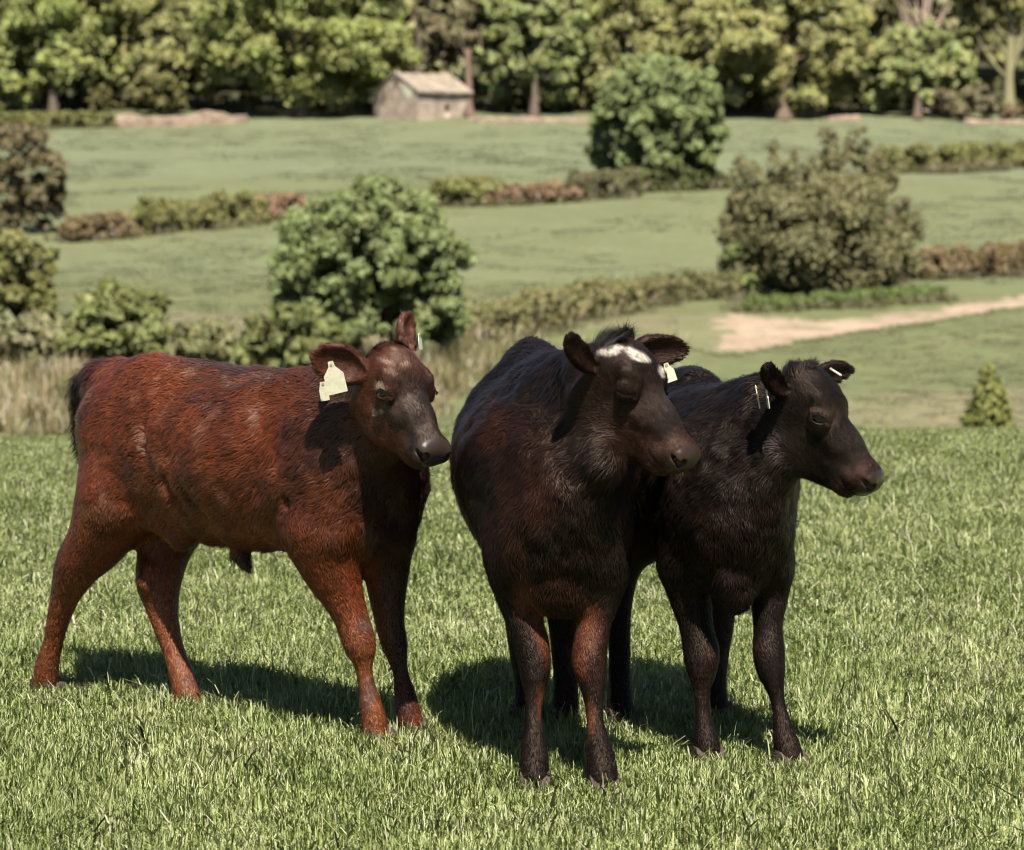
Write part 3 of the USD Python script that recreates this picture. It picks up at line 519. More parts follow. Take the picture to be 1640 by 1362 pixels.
# ------------------------------------------------------------------ calves: one smooth surface per body, from blended tapered shapes
class Body:
    def __init__(self): self.p = []
    def cap(self, a, b, ra, rb, k=.03, lat=None, flow=None, fur=.02, zone='torso', op=1):
        """A tapered limb from a to b; ra, rb are radii, or (across, vertical) pairs with LAT the direction across."""
        a, b = np.asarray(a, float), np.asarray(b, float)
        ra = np.broadcast_to(ra, 2).astype(float) if np.ndim(ra) else np.array([ra, ra], float)
        rb = np.broadcast_to(rb, 2).astype(float) if np.ndim(rb) else np.array([rb, rb], float)
        L = np.linalg.norm(b - a); t = (b - a) / L if L > 1e-6 else np.array([1.0, 0, 0])
        l = np.array(lat, float) if lat is not None else (np.array([0, 0, 1.0]) if abs(t[2]) < .9 else np.array([1.0, 0, 0]))
        l = unit(l - t * (l @ t)); v = np.cross(t, l)
        flow = unit(flow) if flow is not None else t
        self.p.append(dict(a=a.astype(np.float32), t=t.astype(np.float32), l=l.astype(np.float32), v=v.astype(np.float32), L=float(L), ra=ra, rb=rb, k=k, op=op, flow=flow, fur=fur, zone=zone, m=max(ra.max(), rb.max())))
    def chain(self, nodes, k=.03, op=1, **kw):
        """Many joints as one tapered shape: drawn as a smooth curve, blended with the rest once."""
        at = np.array([a for a, r in nodes], float); r = np.array([np.broadcast_to(r, 2) for a, r in nodes], float)
        s = np.concatenate([[0], np.cumsum(np.linalg.norm(np.diff(at, axis=0), axis=1))]); n = max(2, int(s[-1] / max(.02, .32 * r.mean())))
        u = np.linspace(0, s[-1], n + 1)
        if len(nodes) > 2: at, r = PchipInterpolator(s, at)(u), PchipInterpolator(s, r)(u)
        else: at, r = np.stack([np.interp(u, s, at[:, i]) for i in range(3)], 1), np.stack([np.interp(u, s, r[:, i]) for i in range(2)], 1)
        was = len(self.p); fl = kw.pop('flow', None); furs = kw.pop('fur', .02)
        for i in range(n): self.cap(at[i], at[i + 1], r[i], r[i + 1], flow=(at[i + 1] - at[i]) if fl is None else fl, fur=furs if np.ndim(furs) == 0 else furs[0] + (furs[1] - furs[0]) * i / n, **kw)
        c = self.p[was:]; self.p[was:] = []
        self.p.append(dict(caps=c, k=k, op=op, m=max(q['m'] for q in c), zone=c[0]['zone']))
    def ball(self, c, r, R=None, k=.03, op=1, flow=(0, 0, -1), fur=.015, zone='head'):
        """An ellipsoid: radii along the columns of R."""
        r = np.broadcast_to(r, 3).astype(float); R = np.eye(3) if R is None else np.asarray(R)
        self.p.append(dict(c=np.asarray(c, np.float32), r=r.astype(np.float32), R=np.asarray(R, np.float32), k=k, op=op, flow=unit(flow), fur=fur, zone=zone, m=r.max()))
    def dist(self, q, X, pad=.05):
        if 'caps' in q:
            d = np.full(X.shape[:-1], .3, np.float32)
            if X.ndim == 4:                                       # a block of grid points: each piece only where it is near
                ax = [X[:, 0, 0, 0], X[0, :, 0, 1], X[0, 0, :, 2]]
                for x in q['caps']:
                    a, b = self.box(x, pad); S = tuple(slice(np.searchsorted(ax[j], a[j]), np.searchsorted(ax[j], b[j])) for j in range(3))
                    if X[S].size: d[S] = np.minimum(d[S], self.dist(x, X[S]))
            else:
                for x in q['caps']: d = np.minimum(d, self.dist(x, X))
            return d
        if 'c' in q:
            u = (X - q['c']) @ q['R']; k0 = np.sqrt(((u / q['r']) ** 2).sum(-1)); k1 = np.sqrt(((u / q['r'] ** 2) ** 2).sum(-1)) + 1e-9
            return k0 * (k0 - 1) / k1
        w = X - q['a']; h = w @ q['t']; s = np.clip(h / max(q['L'], 1e-6), 0, 1)
        (a0, a1), (b0, b1) = q['ra'].tolist(), q['rb'].tolist()
        r0, r1 = a0 + (b0 - a0) * s, a1 + (b1 - a1) * s
        ex = h - s * q['L']; rm = (r0 + r1) * .5
        A, B, C_ = (w @ q['l']) / r0, (w @ q['v']) / r1, ex / rm
        A2, B2, C2 = A * A, B * B, C_ * C_
        k0 = np.sqrt(A2 + B2 + C2); k1 = np.sqrt(A2 / (r0 * r0) + B2 / (r1 * r1) + C2 / (rm * rm)) + 1e-9
        return k0 * (k0 - 1) / k1
    def box(self, q, pad):
        if 'caps' in q:
            b = [self.box(x, pad) for x in q['caps']]
            return np.min([x[0] for x in b], 0), np.max([x[1] for x in b], 0)
        if 'c' in q: return q['c'] - q['m'] - pad, q['c'] + q['m'] + pad
        e = q['a'] + q['t'] * q['L']
        return np.minimum(q['a'], e) - q['m'] - pad, np.maximum(q['a'], e) + q['m'] + pad
    def build(self, h=.0086):
        los, his = zip(*[self.box(q, .0) for q in self.p if q['op'] > 0])
        lo = np.min(los, 0) - 4 * h; n = np.ceil((np.max(his, 0) + 4 * h - lo) / h).astype(int) + 1
        D = np.full(n, .2, np.float32)
        for q in self.p:
            a, b = self.box(q, q['k'] + 2.5 * h)
            i0 = np.maximum(np.floor((a - lo) / h).astype(int), 0); i1 = np.minimum(np.ceil((b - lo) / h).astype(int) + 1, n)
            if (i1 <= i0).any(): continue
            g = np.stack(np.meshgrid(*[(lo[j] + h * np.arange(i0[j], i1[j])).astype(np.float32) for j in range(3)], indexing='ij'), -1)
            d = self.dist(q, g, q['k'] + 2.5 * h); S = tuple(slice(x, y) for x, y in zip(i0, i1)); cur = D[S]; k = q['k']
            if q['op'] > 0:
                m = np.maximum(k - np.abs(cur - d), 0) / k; D[S] = np.minimum(cur, d) - m * m * k * .25
            else:
                m = np.maximum(k - np.abs(cur + d), 0) / k; D[S] = np.maximum(cur, -d) + m * m * k * .25
        self.D, self.lo, self.h = D, lo, h
        return nets(D, lo, h)
    def at(self, X):
        """The blended distance at points."""
        X = X.astype(np.float32); D = np.full(len(X), .2, np.float32)
        for q in self.p:
            k = q['k']; a, b = self.box(q, k + .012); i = np.nonzero(((X > a) & (X < b)).all(1))[0]
            if not len(i): continue
            d, cur = self.dist(q, X[i]), D[i]
            if q['op'] > 0: m = np.maximum(k - np.abs(cur - d), 0) / k; D[i] = np.minimum(cur, d) - m * m * k * .25
            else: m = np.maximum(k - np.abs(cur + d), 0) / k; D[i] = np.maximum(cur, -d) + m * m * k * .25
        return D
    def refine(self, V, F, where):
        """Splits the triangles whose corners WHERE picks, without cracks, and moves the new points onto the surface."""
        w = where(V); hot = w[F].all(1)
        E = np.sort(np.stack([F[:, [0, 1]], F[:, [1, 2]], F[:, [2, 0]]], 1), -1); key = E[..., 0].astype(np.int64) * len(V) + E[..., 1]
        split = np.unique(key[hot]); pos = np.minimum(np.searchsorted(split, key), len(split) - 1); is_ = split[pos] == key; mid = np.where(is_, pos + len(V), -1)
        M_ = .5 * (V[split // len(V)] + V[split % len(V)]); V2 = np.vstack([V, M_])
        out, cnt = [F[~is_.any(1)]], is_.sum(1)
        f, m = F[cnt == 3], mid[cnt == 3]
        out += [np.stack([f[:, 0], m[:, 0], m[:, 2]], 1), np.stack([f[:, 1], m[:, 1], m[:, 0]], 1), np.stack([f[:, 2], m[:, 2], m[:, 1]], 1), m]
        for k in range(3):
            s1 = (cnt == 1) & is_[:, k]; f, m = np.roll(F[s1], -k, 1), mid[s1, k]
            out += [np.stack([f[:, 0], m, f[:, 2]], 1), np.stack([m, f[:, 1], f[:, 2]], 1)]
            s2 = (cnt == 2) & ~is_[:, k]; f, m = np.roll(F[s2], -k, 1), np.roll(mid[s2], -k, 1)      # edges 1 and 2 of f are split
            out += [np.stack([f[:, 0], f[:, 1], m[:, 1]], 1), np.stack([f[:, 0], m[:, 1], m[:, 2]], 1), np.stack([m[:, 2], m[:, 1], f[:, 2]], 1)]
        F2 = np.vstack(out); sel = where(V2)
        for _ in range(3):
            N = vertex_normals(V2, F2)[sel]; p = V2[sel]; d = self.at(p); d2 = self.at(p + N * .001)
            slope = np.clip((d2 - d) / .001, .35, 1.5)
            V2[sel] = p - N * np.clip(d / slope, -.003, .003)[:, None]
        return V2, F2
    def blend(self, V):
        """Per vertex: fur direction, fur length and the share of every zone, from the shapes nearest to it."""
        zones = sorted({q['zone'] for q in self.p if q['op'] > 0})
        F, Ln, W, Z = np.zeros((len(V), 3)), np.zeros(len(V)), np.full(len(V), 1e-9), np.zeros((len(V), len(zones)))
        V = V.astype(np.float32)
        for q in [x for y in self.p for x in y.get('caps', [y])]:
            if q['op'] < 0: continue
            a, b = self.box(q, .045); s = np.nonzero(((V > a) & (V < b)).all(1))[0]
            if not len(s): continue
            w = np.exp(-np.clip(self.dist(q, V[s]), -.05, .2) / .018)
            F[s] += w[:, None] * q['flow']; Ln[s] += w * q['fur']; W[s] += w; Z[s, zones.index(q['zone'])] += w
        return unit(F), Ln / W, {z: Z[:, i] / W for i, z in enumerate(zones)}

def nets(D, lo, h):
    """Surface nets: the surface D = 0 as a closed triangle mesh."""
    S = D < 0
    c = [S[:-1, :-1, :-1], S[1:, :-1, :-1], S[:-1, 1:, :-1], S[1:, 1:, :-1], S[:-1, :-1, 1:], S[1:, :-1, 1:], S[:-1, 1:, 1:], S[1:, 1:, 1:]]
    cnt = sum(x.astype(np.int8) for x in c); act = (cnt > 0) & (cnt < 8)
    idx = np.argwhere(act); ID = np.full(act.shape, -1, np.int64); ID[act] = np.arange(len(idx))
    corner = np.array([[i & 1, i >> 1 & 1, i >> 2 & 1] for i in range(8)])
    val = np.stack([D[tuple((idx + o).T)] for o in corner], 1)
    acc, num = np.zeros((len(idx), 3)), np.zeros(len(idx))
    for i in range(8):
        for b in (1, 2, 4):
            j = i | b
            if j == i: continue
            cr = (val[:, i] < 0) != (val[:, j] < 0)
            t = val[cr, i] / (val[cr, i] - val[cr, j])
            acc[cr] += corner[i] + t[:, None] * (corner[j] - corner[i]); num[cr] += 1
    V = lo + h * (idx + acc / num[:, None])
    faces = []
    for ax in range(3):
        o1, o2 = [(1, 2), (2, 0), (0, 1)][ax]
        e = np.argwhere(np.diff(S.astype(np.int8), axis=ax) != 0)
        e = e[(e[:, o1] > 0) & (e[:, o2] > 0)]
        u, w = np.zeros(3, int), np.zeros(3, int); u[o1] = 1; w[o2] = 1
        g = lambda x: ID[tuple(x.T)]
        q = np.stack([g(e - u - w), g(e - w), g(e), g(e - u)], 1)
        inside = S[tuple(e.T)]
        q = np.where(inside[:, None], q, q[:, ::-1])
        faces.append(q)
    Q = np.vstack(faces)
    return V, np.vstack([Q[:, [0, 1, 2]], Q[:, [0, 2, 3]]])

def vertex_normals(V, F):
    n = np.zeros_like(V); fn = np.cross(V[F[:, 1]] - V[F[:, 0]], V[F[:, 2]] - V[F[:, 0]])
    for k in range(3): np.add.at(n, F[:, k], fn)
    return unit(n)

class Frame:
    """A head: origin at the poll, x along the face to the nose, y to the animal's left, z out of the forehead."""
    def __init__(self, poll, yaw, pitch, roll=0.0, s=1.0):
        y, p = math.radians(yaw), math.radians(pitch)
        F = np.array([math.sin(y) * math.cos(p), -math.cos(y) * math.cos(p), -math.sin(p)])
        L = np.array([math.cos(y), math.sin(y), 0.0]); U = np.cross(F, L)
        r = math.radians(roll); L, U = L * math.cos(r) + U * math.sin(r), U * math.cos(r) - L * math.sin(r)
        self.o, self.R, self.s = np.asarray(poll, float), np.stack([F, L, U], 1), s
    def __call__(self, x, y, z): return self.o + self.R @ (np.array([x, y, z]) * self.s)
    def local(self, V): return (V - self.o) @ self.R / self.s

EYE_AT = (.153, .071, -.064)
EYE_TURN = math.radians(38)
def eye_frame(H, y):
    """Columns: along the slit towards the nose, outwards, up the lid."""
    c, s = math.cos(EYE_TURN), math.sin(EYE_TURN)
    e1, e3 = np.array([c, 0, s]), np.array([-s, 0, c]); e1 = unit(e1 + [0, -.25 * y, 0]); e2 = np.array([0, y, 0.0]); e2 = unit(e2 - e1 * (e2 @ e1)); e3 = unit(e3 - e1 * (e3 @ e1) - e2 * (e3 @ e2))
    return H(EYE_AT[0], y * EYE_AT[1], EYE_AT[2]), H.R @ np.stack([e1, e2, e3], 1)
def add_head(B, H, eye_open=(1.0, 1.0), k=.022):
    s, R, F, L, U = H.s, H.R, H.R[:, 0], H.R[:, 1], H.R[:, 2]
    back = -F * .9 - U * .1
    e = lambda c, r, k_=k, op=1, fur=.008, flow=back, zone='head': B.ball(H(*c), np.array(r) * s, R, k_ * s, op, flow, fur, zone)
    c = lambda a, b, ra, rb, k_=k, op=1, fur=.008, flow=back, zone='head': B.cap(H(*a), H(*b), np.array(ra) * s, np.array(rb) * s, k_ * s, L, flow, fur, zone, op)
    e((.070, 0, -.080), (.088, .078, .086), fur=.012)                                   # skull
    e((.108, 0, -.056), (.072, .070, .062), .03)                                        # domed forehead
    c((.150, 0, -.068), (.240, 0, -.074), (.064, .048), (.048, .043))
    c((.230, 0, -.074), (.330, 0, -.082), (.048, .043), (.044, .040))                   # nose bridge
    for y in (-1, 1):
        c((.090, y * .044, -.160), (.190, y * .033, -.165), (.036, .090), (.027, .064), .03, fur=.007)   # cheek
        c((.175, y * .033, -.130), (.300, y * .025, -.122), (.025, .040), (.024, .030), fur=.008)        # side of the mouth
        e((.126, y * .064, -.036), (.036, .024, .024), .022)                            # brow
        e((.205, y * .046, -.092), (.040, .018, .018), .025)                            # cheek bone
        e((.352, y * .036, -.082), (.030, .024, .030), .014, fur=.003, zone='nose')     # wings of the nostrils
    e((.342, 0, -.088), (.042, .053, .045), .022, fur=.004, zone='nose')
    e((.325, 0, -.112), (.048, .049, .028), .018, fur=.005, zone='lip')                 # upper lip
    c((.150, 0, -.206), (.315, 0, -.152), (.042, .050), (.034, .022), .03, fur=.016)    # lower jaw
    e((.327, 0, -.149), (.028, .033, .019), .012, fur=.007, zone='lip')                 # chin
    for y in (-1, 1):
        e((.377, y * .037, -.079), (.019, .0115, .0145), .006, -1)                      # nostril
        c((.372, y * .043, -.082), (.356, y * .056, -.077), .0090, .0055, .006, -1)
        c((.285, y * .058, -.128), (.330, y * .048, -.131), .0032, .0032, .006, -1)     # line of the mouth
        c((.330, y * .048, -.131), (.362, y * .026, -.127), .0032, .0032, .006, -1)
    for y, o in zip((-1, 1), eye_open):
        E, Q = eye_frame(H, y)
        ball = lambda off, r, k_, op=1: B.ball(E + Q @ (np.array(off) * s), np.array(r) * s, Q, k_ * s, op, back, .003, 'eye')
        ball((0, .002, 0), (.031, .023, .026), .014)
        ball((-.002, .006, .014), (.029, .016, .013), .008)                             # upper lid
        ball((.004, .004, -.015), (.026, .014, .009), .008)                             # lower lid
        arc = lambda off, bow, half, r: B.chain([(E + Q @ (np.array([t * half, .027 - .010 * t * t, off + bow * (1 - t * t)]) * s), r * s) for t in np.linspace(-1, 1, 7)], k=.004, op=-1)
        arc(.020, .007, .026, .0026); arc(-.020, -.004, .022, .0024)                    # folds above and below
        if o > 0: ball((0, .026, -.001), (.0205, .018, .0055 + .0085 * o), .004, -1)
        else: arc(-.004, -.004, .025, .0032)
        B.cap(E + Q @ (np.array([.022, .018, -.003]) * s), E + Q @ (np.array([.038, .008, -.010]) * s), .0035 * s, .002 * s, k=.005, op=-1)   # inner corner

def add_ear(B, base, tip, face, width, thick=.0085, zone='ear', flare=1.0):
    """An ear: a leaf from base to tip with its hollow turned towards FACE."""
    base, tip = np.asarray(base, float), np.asarray(tip, float); d = tip - base; t = unit(d); L = np.linalg.norm(d)
    face = unit(np.asarray(face) - t * (t @ np.asarray(face))); lat = np.cross(face, t)
    prof = [(0.0, .42), (.22, .78), (.48, 1.0), (.72, .95), (.88, .72), (.96, .42)]
    nodes = []
    for u, w in prof:
        nodes.append((base + d * u - face * (.55 * width * .28 * w) * flare, (width * .5 * w, thick + width * .20 * w)))
    B.chain(nodes, k=.012, lat=lat, flow=t, fur=.007, zone=zone)
    sc = []
    for u, w in [(.10, .36), (.30, .76), (.52, .94), (.74, .84), (.90, .50)]:
        sc.append((base + d * u + face * width * .095 * flare, (width * .5 * w * .90, width * .27 * w + .003)))
    B.chain(sc, k=.006, lat=lat, op=-1)
    return lat, face

def fur_blades(V, F, N, flow, length, tint, density, width, seed, stiff=.16, clump=.4, wave=.5, scale=28.0):
    """Hairs as slender blades lying along the coat; normals rounded across each hair. WIDTH is per vertex."""
    rng = np.random.default_rng(seed)
    swirl = lambda s, sd: np.stack([meshkit.noise(V * s + 7.7 * i, sd + i) for i in range(3)], -1) * 2 - 1
    flow = unit(flow + wave * 1.2 * swirl(9.0, seed % 97) + wave * .9 * swirl(scale, seed % 89) + wave * .5 * swirl(scale * 2.1, seed % 83))
    liftv = stiff + .5 * (meshkit.noise(V * 30.0, 3) - .5)
    A, Bv, C = V[F[:, 0]], V[F[:, 1]], V[F[:, 2]]
    area = .5 * np.linalg.norm(np.cross(Bv - A, C - A), axis=1)
    dens = density[F].mean(1) * area
    n = int(dens.sum()); fi = np.sort(np.searchsorted(np.cumsum(dens) / dens.sum(), rng.random(n))); fi = np.minimum(fi, len(F) - 1)
    u, w = rng.random(n), rng.random(n); sw = u + w > 1; u[sw], w[sw] = 1 - u[sw], 1 - w[sw]
    A_ = np.column_stack([V, N, flow, length, width, liftv, tint]); g = F[fi]
    Q = A_[g[:, 0]] * (1 - u - w)[:, None] + A_[g[:, 1]] * u[:, None] + A_[g[:, 2]] * w[:, None]
    p, nn, fl, ln, wd, lf, tn = Q[:, :3], unit(Q[:, 3:6]), Q[:, 6:9], Q[:, 9], Q[:, 10], Q[:, 11], Q[:, 12:15]
    fl = fl + .16 * rng.normal(size=(n, 3))
    t = unit(fl - nn * (fl * nn).sum(1, keepdims=True))
    lift = np.clip(lf + .20 * rng.normal(size=n), .03, .95)[:, None]
    d0 = unit(t + nn * lift * 1.3); d1 = unit(t + nn * lift * .35)
    ln = ln * np.exp(rng.normal(size=n) * .22)
    q = np.floor(p / .009).astype(np.int64); key = q[:, 0] * 73856093 + q[:, 1] * 19349663 + q[:, 2] * 83492791   # tips lean together in locks
    _, inv = np.unique(key, return_inverse=True); m = np.bincount(inv).astype(float)
    cen = np.stack([np.bincount(inv, p[:, i]) / m for i in range(3)], 1)[inv]
    lock = np.exp(rng.normal(size=len(m)) * .16)[inv][:, None]
    mid = p + d0 * (ln * .38)[:, None]; tip = mid + d1 * (ln * .62)[:, None]
    pull = (cen - p) * np.clip(ln / .02, .1, 1)[:, None]; pull -= nn * (pull * nn).sum(1, keepdims=True)
    tip += pull * clump; mid += pull * clump * .4
    side = unit(np.cross(t, nn)); hw = (wd * (.7 + .6 * rng.random(n)))[:, None]
    v = np.stack([p, mid - side * hw * .5, mid + side * hw * .5, tip], 1).reshape(-1, 3)
    up = unit(nn + .55 * (lift * nn - .35 * t) + .12 * rng.normal(size=(n, 3)))
    nv = np.stack([up, unit(up - side * .8), unit(up + side * .8), up], 1).reshape(-1, 3)
    k = np.arange(n)[:, None] * 4
    f = np.vstack([k + np.array([[0, 2, 1]]), k + np.array([[1, 2, 3]])])
    fine = np.where(ln < .012, 1.7, 1.0)[:, None]      # the short hair of the face is the more mottled
    c = np.repeat(tn * lock ** fine * np.exp(rng.normal(size=(n, 1)) * .18 * fine), 4, 0)
    return v, f, nv, c

def hoof_mesh(c, fwd, s=1.0):
    """Two claws side by side, flat below, rounded in front."""
    fwd = unit(np.array([fwd[0], fwd[1], 0.0])); lat = np.array([-fwd[1], fwd[0], 0.0]); parts = []
    for y in (-1, 1):
        pts = []
        for u, w, z in [(-.035, .017, 0), (-.040, .012, .034), (0, .022, 0), (.03, .021, 0), (.052, .013, 0), (.058, .005, .008), (.030, .019, .030), (-.01, .020, .046), (.012, .018, .044)]:
            for sgn in (-1, 1): pts.append(c + fwd * u * s + lat * (y * .022 + sgn * w * .9) * s + np.array([0, 0, z * s]))
        hull = trimesh.convex.convex_hull(np.array(pts)); hull = hull.subdivide()
        parts.append((hull.vertices, hull.faces))
    return join(parts)
def tag_mesh(top, down, face, w0, w1, length, thick=.0022, cut=.3):
    """An ear tag: a neck that widens into a plate."""
    down, face = unit(down), unit(face); face = unit(face - down * (face @ down)); lat = np.cross(down, face)
    poly = Polygon([(-w0 / 2, 0), (w0 / 2, 0), (w0 * .62, length * cut * .55), (w1 / 2, length * (cut + .12)), (w1 / 2, length), (-w1 / 2, length), (-w1 / 2, length * (cut + .12)), (-w0 * .62, length * cut * .55)]).buffer(-.002).buffer(.002)
    m = trimesh.creation.extrude_polygon(poly, thick, engine='earcut')
    return top + m.vertices[:, [0]] * lat + m.vertices[:, [1]] * down + (m.vertices[:, [2]] - thick / 2) * face, m.faces

def finish_calf(t, B, H, coat, seed, eyes, hooves, tags, dens=1.0, topknot=1.0, lids=(1.0, 1.0), fur='fur'):
    """Meshes the blended body, colours it with COAT(V, local, zones), grows the hair, adds eyes, hooves and tags."""
    V, F = B.build()
    V, F = B.refine(V, F, lambda X: ((H.local(X) > [-.03, -.12, -.25]) & (H.local(X) < [.42, .12, .05])).all(1))
    near = [eye_frame(H, y)[0] for y in (-1, 1)] + [H(.37, 0, -.085)]
    V, F = B.refine(V, F, lambda X: np.min([np.linalg.norm(X - c, axis=1) for c in near], 0) < .056 * H.s)
    N = vertex_normals(V, F)
    flow, length, zones = B.blend(V)
    loc = H.local(V)
    # folds and unevenness of the skin
    z0 = np.zeros(len(V)); body = zones.get('torso', z0) + zones.get('neck', z0)
    V = V + N * ((meshkit.fbm(V * [9, 9, 5], 3, seed) - .5) * .034 * body + (meshkit.fbm(V * 26, 2, seed + 3) - .5) * .009 * body)[:, None]
    N = vertex_normals(V, F)
    tint, bare = coat(V, N, loc, zones)
    bare = np.clip(bare, 0, 1)
    put('body', V, F, M['skin'], t, normals=N, tint=tint * (.75 + .25 * bare[:, None]), extra=bare)
    if FUR:
        short = np.clip(zones.get('head', z0) + zones.get('ear', z0) + zones.get('eye', z0) + zones.get('lip', z0) + zones.get('nose', z0), 0, 1); lg = zones.get('leg', z0)
        turned = (N * unit(EYE - V)).sum(1)
        dens_v = 82000 * dens * (1 - bare) * (1 + 1.5 * short + .7 * lg) * np.where(turned < -.3, .3, 1.0)
        wid = .0021 - .0008 * short - .0004 * lg
        v, f, n, c = fur_blades(V, F, N, flow, length, tint, dens_v, wid, seed, wave=.46)
        tag(put('coat', v, f, M[fur], t, normals=n, tint=c), kind='stuff')
        s = (np.abs(loc[:, 1]) < .062) & (loc[:, 0] > -.05) & (loc[:, 0] < .028) & (loc[:, 2] > -.085)      # the longer hair on the poll
        if topknot and s.any():
            d = 90000.0 * s
            up = np.broadcast_to(unit(-H.R[:, 0] * .15 + H.R[:, 2] * .9 + [0, 0, .8]), (len(V), 3))
            v, f, n, c = fur_blades(V, F, N, up, np.full(len(V), .042 * topknot), np.minimum(tint, .03) * .8, d, np.full(len(V), .0018), seed + 5, stiff=.9, clump=.7, wave=.75)
            tag(put('topknot', v, f, M['fur'], t, normals=n, tint=c), kind='stuff')
    for y, o in zip((-1, 1), lids):
        E, Q = eye_frame(H, y); sc = H.s; ey = t
        if o > 0:
            m = trimesh.creation.icosphere(3, .0215 * sc); m.apply_translation(E + Q @ np.array([0, .0035, -.001]) * sc)
            ey = put('eye', m.vertices, m.faces, M['eyeball'], t, smooth=True)
            rim = [E + Q @ (np.array([.0195 * math.cos(a), .0225 - .007 * math.cos(a) ** 2, -.001 + (.0050 + .0080 * o) * math.sin(a)]) * sc) for a in np.linspace(PI * 1.08, PI * 1.92, 14)]
            v, f = tube(rim, np.r_[.0004, np.full(12, .0011), .0004], 6); put('eyelid_rim', v, f, M['eye_white'], ey, smooth=True)
        rng = np.random.default_rng(seed + 40 + y); ls = []
        zz = .0045 + .0080 * o if o > 0 else -.004
        for a in np.linspace(-1.0, 1.0, 34):                                                   # upper lashes
            r0 = E + Q @ (np.array([.020 * a, .0255 - .007 * a * a, zz * (1 - a * a * .8)]) * sc)
            d = unit(Q @ np.array([.3 * a + .1 * rng.normal(), .9, -.75 - .3 * rng.random()]))
            L_ = .012 * (1 - .35 * abs(a)); ls.append(tube([r0, r0 + d * L_ * .5, r0 + d * L_ + Q[:, 2] * .0015], [.0006, .0005, .0002], 4))
        v, f = join(ls); tag(put('lashes', v, f, M['lash'], ey), kind='stuff')
    for c, fw in hooves:
        v, f = hoof_mesh(c, fw); put('hoof', v, f, M['hoof'], t, smooth=35)
    for top, down, face, w0, w1, ln in tags:
        v, f = tag_mesh(np.asarray(top, float), down, face, w0, w1, ln); tg = put('ear_tag', v, f, M['tag_plastic'], t)
        n_ = unit(np.asarray(face) - unit(down) * (unit(down) @ np.asarray(face, float))); m = trimesh.creation.cylinder(radius=.0038, height=.006, sections=14)
        m.apply_transform(trimesh.geometry.align_vectors([0, 0, 1], n_)); put('stud', m.vertices + np.asarray(top, float) + unit(down) * ln * .11, m.faces, M['tag_print'], tg)
    return V, F

def proj(V):
    w = V - EYE; z = w @ _cf
    return CX + FPX * (w @ _cr) / z, CY - FPX * (w @ _cu) / z
def leg(B, nodes, d0, d1, flow=None, fur=.0075, k=.03, lat=None, zone='leg', squash=1.0):
    """A leg from (photo x, photo y, width in pixels) joints; depth runs from d0 at the first to d1 at the last joint."""
    ys = np.array([n[1] for n in nodes], float); u = (ys - ys[0]) / (ys[-1] - ys[0])
    pts = [P(n[0], n[1], d0 + (d1 - d0) * s) for n, s in zip(nodes, u)]
    r = [n[2] * .5 * (d0 + (d1 - d0) * s) / FPX - .0045 for n, s in zip(nodes, u)]
    B.chain([(p, (x, x * squash)) for p, x in zip(pts, r)], k=k, lat=lat, flow=flow, fur=(fur * 1.6, fur), zone=zone)
    return pts
def spots(V, N, marks, sharp=1.3):
    """Share of each vertex covered by coat markings, each seen in the photograph as an ellipse (x, y, rx, ry, turn)."""
    x, y = proj(V); out = np.zeros(len(V)); facing = (N * unit(EYE - V)).sum(1) > .02
    for mx, my, rx, ry, a in marks:
        a = math.radians(a); dx, dy = x - mx, y - my; p, q = dx * math.cos(a) + dy * math.sin(a), -dx * math.sin(a) + dy * math.cos(a)
        wob = 1 + .5 * (meshkit.noise(V * 70, 8) - .5)
        out = np.maximum(out, np.clip(sharp * (1 - np.sqrt((p / rx) ** 2 + (q / ry) ** 2) * wob), 0, 1) * facing)
    return out
def blendc(c, new, w): return c + (np.asarray(new) - c) * np.clip(w, 0, 1)[:, None]
def muzzle_bare(loc, zones, nose_at=.338):
    z = zones.get('nose', 0 * loc[:, 0]) + .6 * zones.get('lip', 0 * loc[:, 0])
    return smoothstep(nose_at, nose_at + .012, loc[:, 0] + .1 * (loc[:, 2] + .07)) * smoothstep(.25, .55, z)

